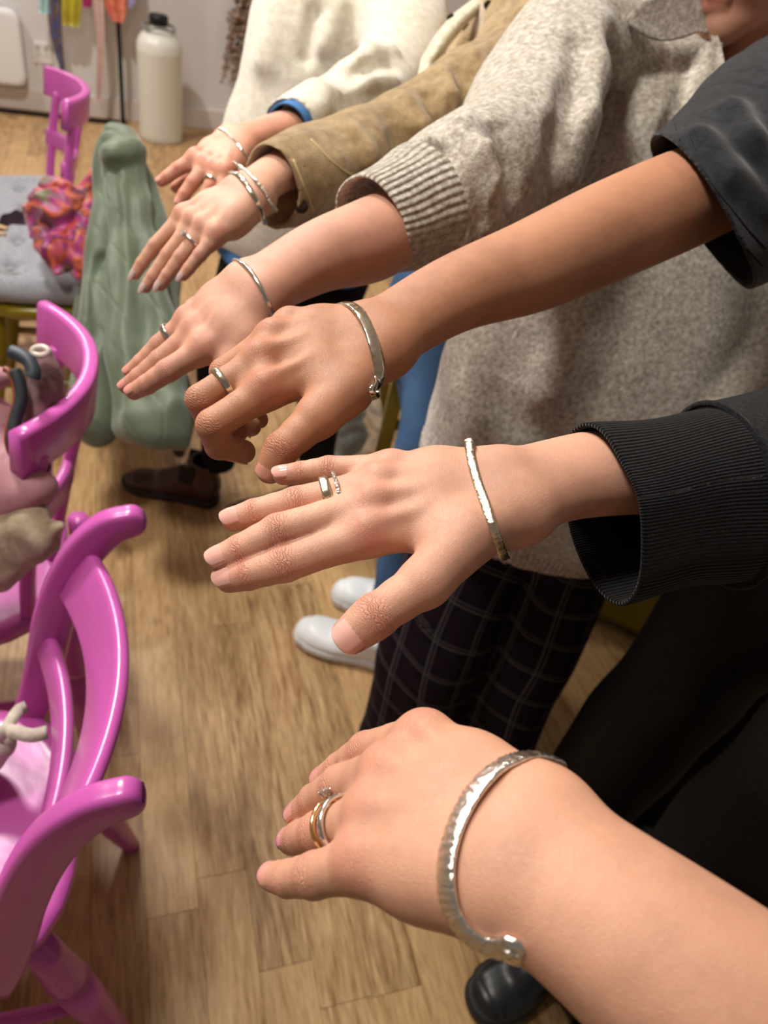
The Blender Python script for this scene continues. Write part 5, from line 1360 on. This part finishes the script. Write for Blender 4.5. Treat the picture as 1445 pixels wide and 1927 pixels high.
tube('zip', bag, m_zip, spline([tuple(P(x+10, y-3, ed(k, x)-.003)) for k, (x, y) in enumerate(edge) if k > 0], 5), .0085, 8)
tube('strap', bag, flat('slate_strap', srgb(50, 60, 70), .5), spline([tuple(P(x, y, 1.0)) for x, y in ((20, 662), (38, 668), (55, 680), (63, 700), (60, 712))], 5), .010, 8)
tube('ring', bag, flat('cream_ring', srgb(214, 200, 188), .3), [P(76+15*math.cos(a), 661+8*math.sin(a), 1.0) for a in np.linspace(0, 2*math.pi, 20, endpoint=False)], .0042, closed=True)
m_cloth = cloth('beige_cloth', srgb(138, 120, 98), srgb(176, 158, 134), 40, .85, .2)
f = Field([P(-60, 980, 1.1), P(120, 1010, 1.05), P(0, 1080, 1.1)], .06, .0036)
f.chain([(P(-80, 960, 1.1), .05), (P(20, 965, 1.08), .034), (P(60, 990, 1.06), .024)], k=.02)
f.chain([(P(-80, 1060, 1.12), .05), (P(0, 1055, 1.10), .034), (P(60, 1030, 1.07), .026), (P(96, 1000, 1.04), .016), (P(125, 990, 1.03), .008)], k=.012)
f.chain([(P(-60, 1020, 1.1), .045), (P(30, 1010, 1.07), .032), (P(78, 1010, 1.05), .022)], k=.012)
V, Q = f.mesh(); tag(mesh_obj('scarf', vdisp(V, (105, 30, .006), (106, 60, .002)), Q, m_cloth), 'crumpled beige cloth knotted under the pink bag on the chair seat', 'scarf')
# cream strap and bag corner on the near chair
m_cv = cloth('cream_canvas', srgb(196, 184, 168), srgb(220, 210, 196), 90, .9, .2)
tote = empty('tote_bag', tuple(P(-10, 1440, 1.0))); tag(tote, 'cream canvas bag strap looped over the nearest pink chair, left edge', 'bag')
f = Field([P(-110, 1430, 1.02), P(20, 1400, .98)], .07, .003)
f.chain([(P(-110, 1430, 1.02), .05), (P(-50, 1420, 1.0), .040), (P(0, 1405, .985), .020)], k=.02)
V, Q = f.mesh(); mesh_obj('body', vdisp(V, (107, 30, .003)), Q, m_cv, tote)
def strap(name, parent, m, pts, w, th=.0018):
    C = spline([tuple(p) for p in pts], 6); V = []; Fc = []; K = len(C)
    for i, p in enumerate(C):
        d = N(C[min(i+1, K-1)]-C[max(i-1, 0)]); view = N(CAM-p); s = N(np.cross(d, view)); n = np.cross(s, d)
        for a, b_ in ((-1, -1), (1, -1), (1, 1), (-1, 1)): V.append(p+s*a*w+n*b_*th)
    for i in range(K-1):
        for j in range(4): Fc.append([i*4+j, i*4+(j+1) % 4, (i+1)*4+(j+1) % 4, (i+1)*4+j])
    Fc.append([3, 2, 1, 0]); Fc.append([(K-1)*4+j for j in range(4)])
    return mesh_obj(name, V, Fc, m, parent)
strap('strap', tote, m_cv, [P(-8, 1392, .97), P(10, 1376, .96), P(30, 1378, .96), P(60, 1384, .965), P(88, 1378, .98)], .009)
strap('strap', tote, m_cv, [P(4, 1395, .975), P(18, 1362, .985), P(34, 1338, 1.0), P(48, 1330, 1.02)], .008)
# light wooden sticks at the left edge
m_wood = flat('pale_wood', srgb(222, 190, 150), .5)
for k, (a, b_) in enumerate((((-40, 416, 1.9), (14, 431, 1.9)), ((-40, 432, 1.9), (10, 441, 1.9)))):
    tag(tube('wooden_stick', None, m_wood, [P(*a), P(*b_)], .0055, 8), ['upper pale wooden stick end at left edge above the grey cushion', 'lower pale wooden stick end at left edge above the grey cushion'][k], 'stick', 'pale wooden sticks')
# table the sticks lie on, outside the frame to the left
# ------------------------------------------------------------------ mustard stools and clear bag behind the row
def stool(c, rz, label, h=.62, w=.17):
    r = empty('stool', tuple(c), rz); tag(r, label, 'stool', 'mustard stools')
    for s in (-1, 1):
        for q in (-1, 1): board('leg', r, m_must, [(s*w, q*w, 0), (s*w*.92, q*w*.92, h-.03)], .022, .022, (1, 0, 0))
    for s in (-1, 1):
        board('rail', r, m_must, [(-w*.95, s*w*.95, h*.35), (w*.95, s*w*.95, h*.35)], .018, .010, (0, 1, 0)); board('rail', r, m_must, [(s*w*.95, -w*.95, h*.45), (s*w*.95, w*.95, h*.45)], .018, .010, (1, 0, 0))
        board('apron', r, m_must, [(-w*.92, s*w*.92, h-.06), (w*.92, s*w*.92, h-.06)], .035, .010, (0, 1, 0)); board('apron', r, m_must, [(s*w*.92, -w*.92, h-.06), (s*w*.92, w*.92, h-.06)], .035, .010, (1, 0, 0))
    board('seat', r, m_must, [(-w*1.15, 0, h-.012), (w*1.15, 0, h-.012)], w*1.15, .014, (0, 0, 1))
    return r
sl = PF(703, 900, 0); stool(V3(sl[0]+.15, sl[1]+.17, 0), .15, 'mustard painted stool whose leg shows left of the blue jeans', .66)
cab = empty('cabinet', (1.02, 1.62, 0)); tag(cab, 'mustard painted cabinet in shadow behind the plaid trousers', 'cabinet')
ca = V3(1.02, 1.62, 0); cx_ = N(V3(.95, -.3, 0)); cy_ = V3(-cx_[1], cx_[0], 0)
boxw('body', ca+Z*.42, cx_, cy_, Z, .42, .20, .40, m_must, cab, .006)
boxw('worktop', ca+Z*.835, cx_, cy_, Z, .44, .22, .014, m_must, cab, .004)
for s in (-1, 1):
    dd = boxw('door', ca+Z*.42+cx_*.205*s-cy_*.208, cx_, cy_, Z, .198, .010, .37, m_must, cab, .004)
    tube('knob', dd, m_blackmetal, [ca+Z*.6+cx_*.04*s-cy_*.218, ca+Z*.6+cx_*.04*s-cy_*.240], .012, 12)
m_clear, t, b = mat('clear_plastic'); b.inputs['Base Color'].default_value = (.9, .93, .95, 1); b.inputs['Transmission Weight'].default_value = .75; b.inputs['Roughness'].default_value = .18; b.inputs['IOR'].default_value = 1.2
f = Field([P(650, 800, 2.35), P(640, 880, 2.35), P(665, 770, 2.4)], .12, .006)
f.chain([(PF(645, 850, .02)+Z*.05, .09), (PF(650, 850, .02)+Z*.13, .10), (PF(655, 850, .02)+Z*.22, .07), (PF(657, 850, .02)+Z*.30, .035)], k=.02)
f.plane(V3(0, 0, .002), -Z, .004)
V, Q = f.mesh(); pbag = mesh_obj('plastic_bag', vdisp(V, (111, 40, .008)), Q, m_clear); tag(pbag, 'crumpled clear plastic bag on the floor left of the mustard stool leg', 'bag')
f = Field([PF(645, 850, .02)+Z*.1], .1, .006); f.cone(PF(645, 850, .02)+Z*.055, PF(652, 850, .02)+Z*.15, .05, .045, .01); V, Q = f.mesh()
mesh_obj('contents', vdisp(V, (112, 40, .006)), Q, cloth('green_grey_contents', srgb(96, 108, 92), srgb(140, 146, 136), 60), pbag)
# ------------------------------------------------------------------ jewellery
def metal(name, c, rough=.2, sc=0.0, st=.5, kind='hammer'):
    m, t, b = mat(name); b.inputs['Base Color'].default_value = c; b.inputs['Metallic'].default_value = 1; b.inputs['Roughness'].default_value = rough
    if sc:
        co = obco(t)
        if kind == 'hammer': h = nd(t, 'ShaderNodeTexVoronoi', feature='SMOOTH_F1', ins={'Vector': co, 'Scale': sc}).outputs['Distance']
        else: h = noise(t, co, sc, 4, .7).outputs[0]
        bump(t, b, h, st, .0015)
    return m
m_silver = metal('silver', srgb(222, 220, 212), .16); m_ham = metal('hammered_silver', srgb(222, 214, 190), .16, 480, .35, 'noise')
m_ham2 = metal('hammered_silver_soft', srgb(220, 214, 198), .14, 170, .5); m_bark = metal('bark_textured_silver', srgb(246, 244, 238), .16, 400, .45, 'noise')
m_gold = metal('pale_gold', srgb(232, 206, 150), .14); m_dia, t, b = mat('clear_stone'); b.inputs['Roughness'].default_value = .02; b.inputs['Transmission Weight'].default_value = .8; b.inputs['IOR'].default_value = 2.2
def strip(name, pts, nrm, w, th, m, parent=None, closed=False, tex=0.0, seed=0, knob=False, sec='flat'):
    """band of rectangular section: nrm = outward normals, w half width, th half thickness"""
    K = len(pts); V = []; Fc = []; rs = np.random.RandomState(seed)
    prof = [(1, -.6), (1, .4), (.72, 1), (.25, 1.15), (-.25, 1.15), (-.72, 1), (-1, .4), (-1, -.6), (-.5, -1), (.5, -1)] if sec == 'flat' else [(math.cos(a), math.sin(a)) for a in np.linspace(0, 2*math.pi, 10, endpoint=False)]
    n = len(prof); jit = rs.randn(K, n)*tex
    for i in range(K):
        d = N(pts[(i+1) % K]-pts[i-1]) if closed else N(pts[min(i+1, K-1)]-pts[max(i-1, 0)])
        nn = N(nrm[i]-d*(nrm[i]@d)); s = np.cross(d, nn)
        wi = w[i] if hasattr(w, '__len__') else w
        for j, (x, y) in enumerate(prof): V.append(pts[i]+s*x*wi+nn*(y*th+(jit[i, j] if y > .3 else 0)))
    for i in range(K if closed else K-1):
        i2 = (i+1) % K
        for j in range(n): Fc.append([i*n+j, i*n+(j+1) % n, i2*n+(j+1) % n, i2*n+j])
    if not closed: Fc.append(list(range(n))); Fc.append([(K-1)*n+j for j in range(n)][::-1])
    o = mesh_obj(name, V, Fc, m, parent)
    bm = bmesh.new(); bm.from_mesh(o.data); bmesh.ops.recalc_face_normals(bm, faces=bm.faces); bm.to_mesh(o.data); bm.free()
    return o
SURF = {k: surf(PEOPLE[k]) for k in PEOPLE}
def bangle(key, px, w, th, m, label, c2, back=.3, depth_b=.050, tex=0.0, sec='flat', group=None, d_end=None, step=5):
    h = SURF[key]; info = INFO[key]; pts = []; L = []
    S = spline([(x, y, 0) for x, y in px], step)
    D = []
    for q in S:
        hp = h(q[0], q[1]); D.append(proj(hp)[2] if hp is not None else None)
    arm = info['arm']; mid = S[len(S)//2]; dm = next(d for d in D[len(D)//2:] if d is not None)
    # smooth depth: nearest at the middle, falling away to the ends
    K = len(S); good = [(i, d) for i, d in enumerate(D) if d is not None and .08*K < i < .92*K]
    A = np.array([[1, i/K, (i/K)**2, (i/K)**4] for i, d in good]); B = np.array([d for i, d in good]); co_ = np.linalg.lstsq(A, B, rcond=None)[0]
    for i, q in enumerate(S):
        d = np.array([1, i/K, (i/K)**2, (i/K)**4])@co_
        if D[i] is not None: d = min(d, D[i])
        pts.append(P(q[0], q[1], d-th*2.0))
    pts = np.array(pts)
    for _ in range(3): pts[1:-1] = (pts[:-2]+2*pts[1:-1]+pts[2:])/4
    a0, b0 = pts[0], pts[-1]; C = (a0+b0)/2; view = N(C-CAM); U = (a0-b0); cen = C+view*c2
    away = N(view-N(U)*(view@N(U)))
    bk = lambda s: b0+(a0-b0)*((1-math.cos(math.pi*s))/2)+away*(depth_b*math.sin(math.pi*s))
    tail = [bk(s) for s in np.linspace(0, back, 12)[1:]]; head = [bk(s) for s in np.linspace(1, 1-back, 12)[1:]][::-1]
    allp = np.array(head+list(pts)+tail)
    for _ in range(2): allp[1:-1] = (allp[:-2]+2*allp[1:-1]+allp[2:])/4
    nr = [N(p-cen) for p in allp]
    o = strip('bangle', allp, nr, w, th, m, None, False, tex, 3, sec=sec)
    tag(o, label, 'bracelet', group); return o, allp, nr
o5, ap, nr = bangle('five', [(882, 828), (884, 850), (890, 880), (899, 910), (910, 940), (921, 975), (934, 1012), (947, 1045), (952, 1050)], .0027, .0011, m_ham, 'hammered silver cuff bangle on the wrist above the black ribbed sleeve', .018, .10, .040, .00020, step=20)
o6, ap6, nr6 = bangle('six', [(1050, 1432), (1005, 1419), (965, 1428), (925, 1452), (886, 1497), (858, 1552), (842, 1605), (838, 1655), (846, 1705), (868, 1747), (900, 1775), (935, 1786), (968, 1782)], .0042, .0010, m_bark, 'wide bark-textured silver bangle on the wrist nearest the camera', .020, .24, .038, .00022, step=16)
o4, ap, nr = bangle('four', [(640, 571), (660, 572), (678, 588), (692, 615), (703, 645), (710, 675), (714, 700), (712, 720), (700, 737)], .0040, .0010, m_ham2, 'broad dented silver cuff bangle on the tanned wrist', .020, .06, .040, .00008)
o3, ap, nr = bangle('three', [(438, 488), (452, 492), (470, 508), (486, 532), (500, 560), (510, 585), (517, 606)], .0019, .0012, m_silver, 'slim plain silver bangle on the wrist below the oatmeal cuff', .020, .12, .040, 0, 'round')
o2, ap, nr = bangle('two', [(431, 324), (447, 328), (463, 345), (478, 370), (490, 395), (496, 415)], .0030, .0011, m_ham2, 'wider dull silver cuff bangle nearer the hand on the tan jacket wrist', .018, .2, .036, .00006, group=None)
o2b, ap, nr = bangle('two', [(440, 306), (455, 315), (472, 330), (488, 348), (501, 366), (510, 384)], .0017, .0012, metal('beaded_silver', srgb(220, 214, 204), .25, 900, 1.0), 'thin beaded silver bangle just under the tan jacket cuff', .018, .12, .036, .0003, 'round')
for k in range(18):
    i = int(len(ap)*.12+k*(len(ap)*.6)/18); disc('bead', o2b, m_silver, ap[i]+nr[i]*.0008, nr[i], .0017, .001, 8)
o1, ap, nr = bangle('one', [(411, 239), (422, 246), (436, 259), (450, 275), (458, 287)], .0020, .0012, m_silver, 'slim plain silver bangle on the farthest wrist, by the cream jumper', .018, .12, .036, 0, 'round')
def ring(key, fin, t, w, th, m, label, rf=1.05, tex=0.0, tilt=0.0, parent=None, name='ring', n=44):
    js, fr = INFO[key]['frames'][fin]; (a, ra), (b, rb) = js[0], js[1]; c = a+(b-a)*t; ax, nn = fr[0]; ax = N(ax+nn*tilt); lat = np.cross(ax, nn); nn = np.cross(lat, ax)
    # radius read from the finger's own surface
    R = (ra+(rb-ra)*t)*rf; pts = []; nr = []
    body = SURF[key]
    for i in range(n):
        q = 2*math.pi*i/n; d = nn*math.cos(q)+lat*math.sin(q); pts.append(c+d*(R+th)); nr.append(d)
    o = strip(name, np.array(pts), nr, w, th, m, parent, True, tex, 5)
    if label: tag(o, label, 'ring')
    return o, c, ax, nn, lat, R
ring('five', 'ring', .63, .0028, .0008, m_ham, 'wide hammered silver ring on the flat hand by the black cuff', 1.02, .00012)
ring('five', 'ring', .50, .0011, .0010, metal('twisted_silver', srgb(226, 222, 208), .22, 1400, 1.0), 'thin twisted silver ring stacked behind the wide hammered ring', 1.13, .00022)
ring('four', 'middle', .62, .0024, .0009, m_ham2, 'flat silver ring on the curled finger of the tanned hand', 1.03, .00005)
ring('three', 'ring', .62, .0026, .0010, m_silver, 'shiny silver ring on the hand below the oatmeal cuff', 1.06)
o, c, ax, nn, lat, R = ring('two', 'ring', .50, .0014, .0010, m_silver, 'silver ring with round clear stone on the manicured hand', 1.05)
def gem(parent, c, nn, r, m=m_dia, prongs=True):
    u = N(np.cross(nn, V3(.3, .2, .9))); w = np.cross(nn, u); V = []; Fc = []; n = 12
    for rr, hh in ((.15*r, -.9*r), (r, 0), (r, .12*r), (.6*r, .42*r)):
        for i in range(n): a = 2*math.pi*i/n; V.append(c+(u*math.cos(a)+w*math.sin(a))*rr+nn*hh)
    for k in range(3):
        for i in range(n): Fc.append([k*n+i, k*n+(i+1) % n, (k+1)*n+(i+1) % n, (k+1)*n+i])
    Fc.append([3*n+i for i in range(n)]); Fc.append(list(range(n))[::-1])
    mesh_obj('stone', V, Fc, m, parent, smooth=False)
    if prongs:
        for i in range(4):
            a = math.pi/4+math.pi/2*i; d = u*math.cos(a)+w*math.sin(a)
            tube('prong', parent, m_silver, [c-nn*r*1.2+d*r*.35, c+d*r*1.05-nn*.1*r, c+d*r*.95+nn*.25*r], r*.14, 6)
gem(o, c+N(nn+lat*.3)*(R+.0045), N(nn+lat*.3), .0036)
ring('one', 'ring', .70, .0018, .0009, m_silver, 'small silver ring on the farthest hand', 1.05)
o, c, ax, nn, lat, R = ring('six', 'ring', .66, .0011, .0010, m_gold, 'gold engagement ring with raised round stone on the nearest hand', 1.07, 0, -.10)
sgn = 1 if (P(608, 1512, .33)-c)@lat > 0 else -1
gd = N(nn+lat*sgn*1.0); gem(o, c+ax*.0012+gd*(R+.0052), gd, .0026)
o, c, ax, nn, lat, R = ring('six', 'ring', .50, .0017, .0010, m_silver, 'silver channel-set band stacked against the engagement ring', 1.08, 0, -.06)
for k in range(26):
    q = 2*math.pi*k/26; d = nn*math.cos(q)+lat*math.sin(q)
    if d@N(CAM-c) > -.1: gem(o, c+d*(R+.0021), d, .0008, m_dia, False)
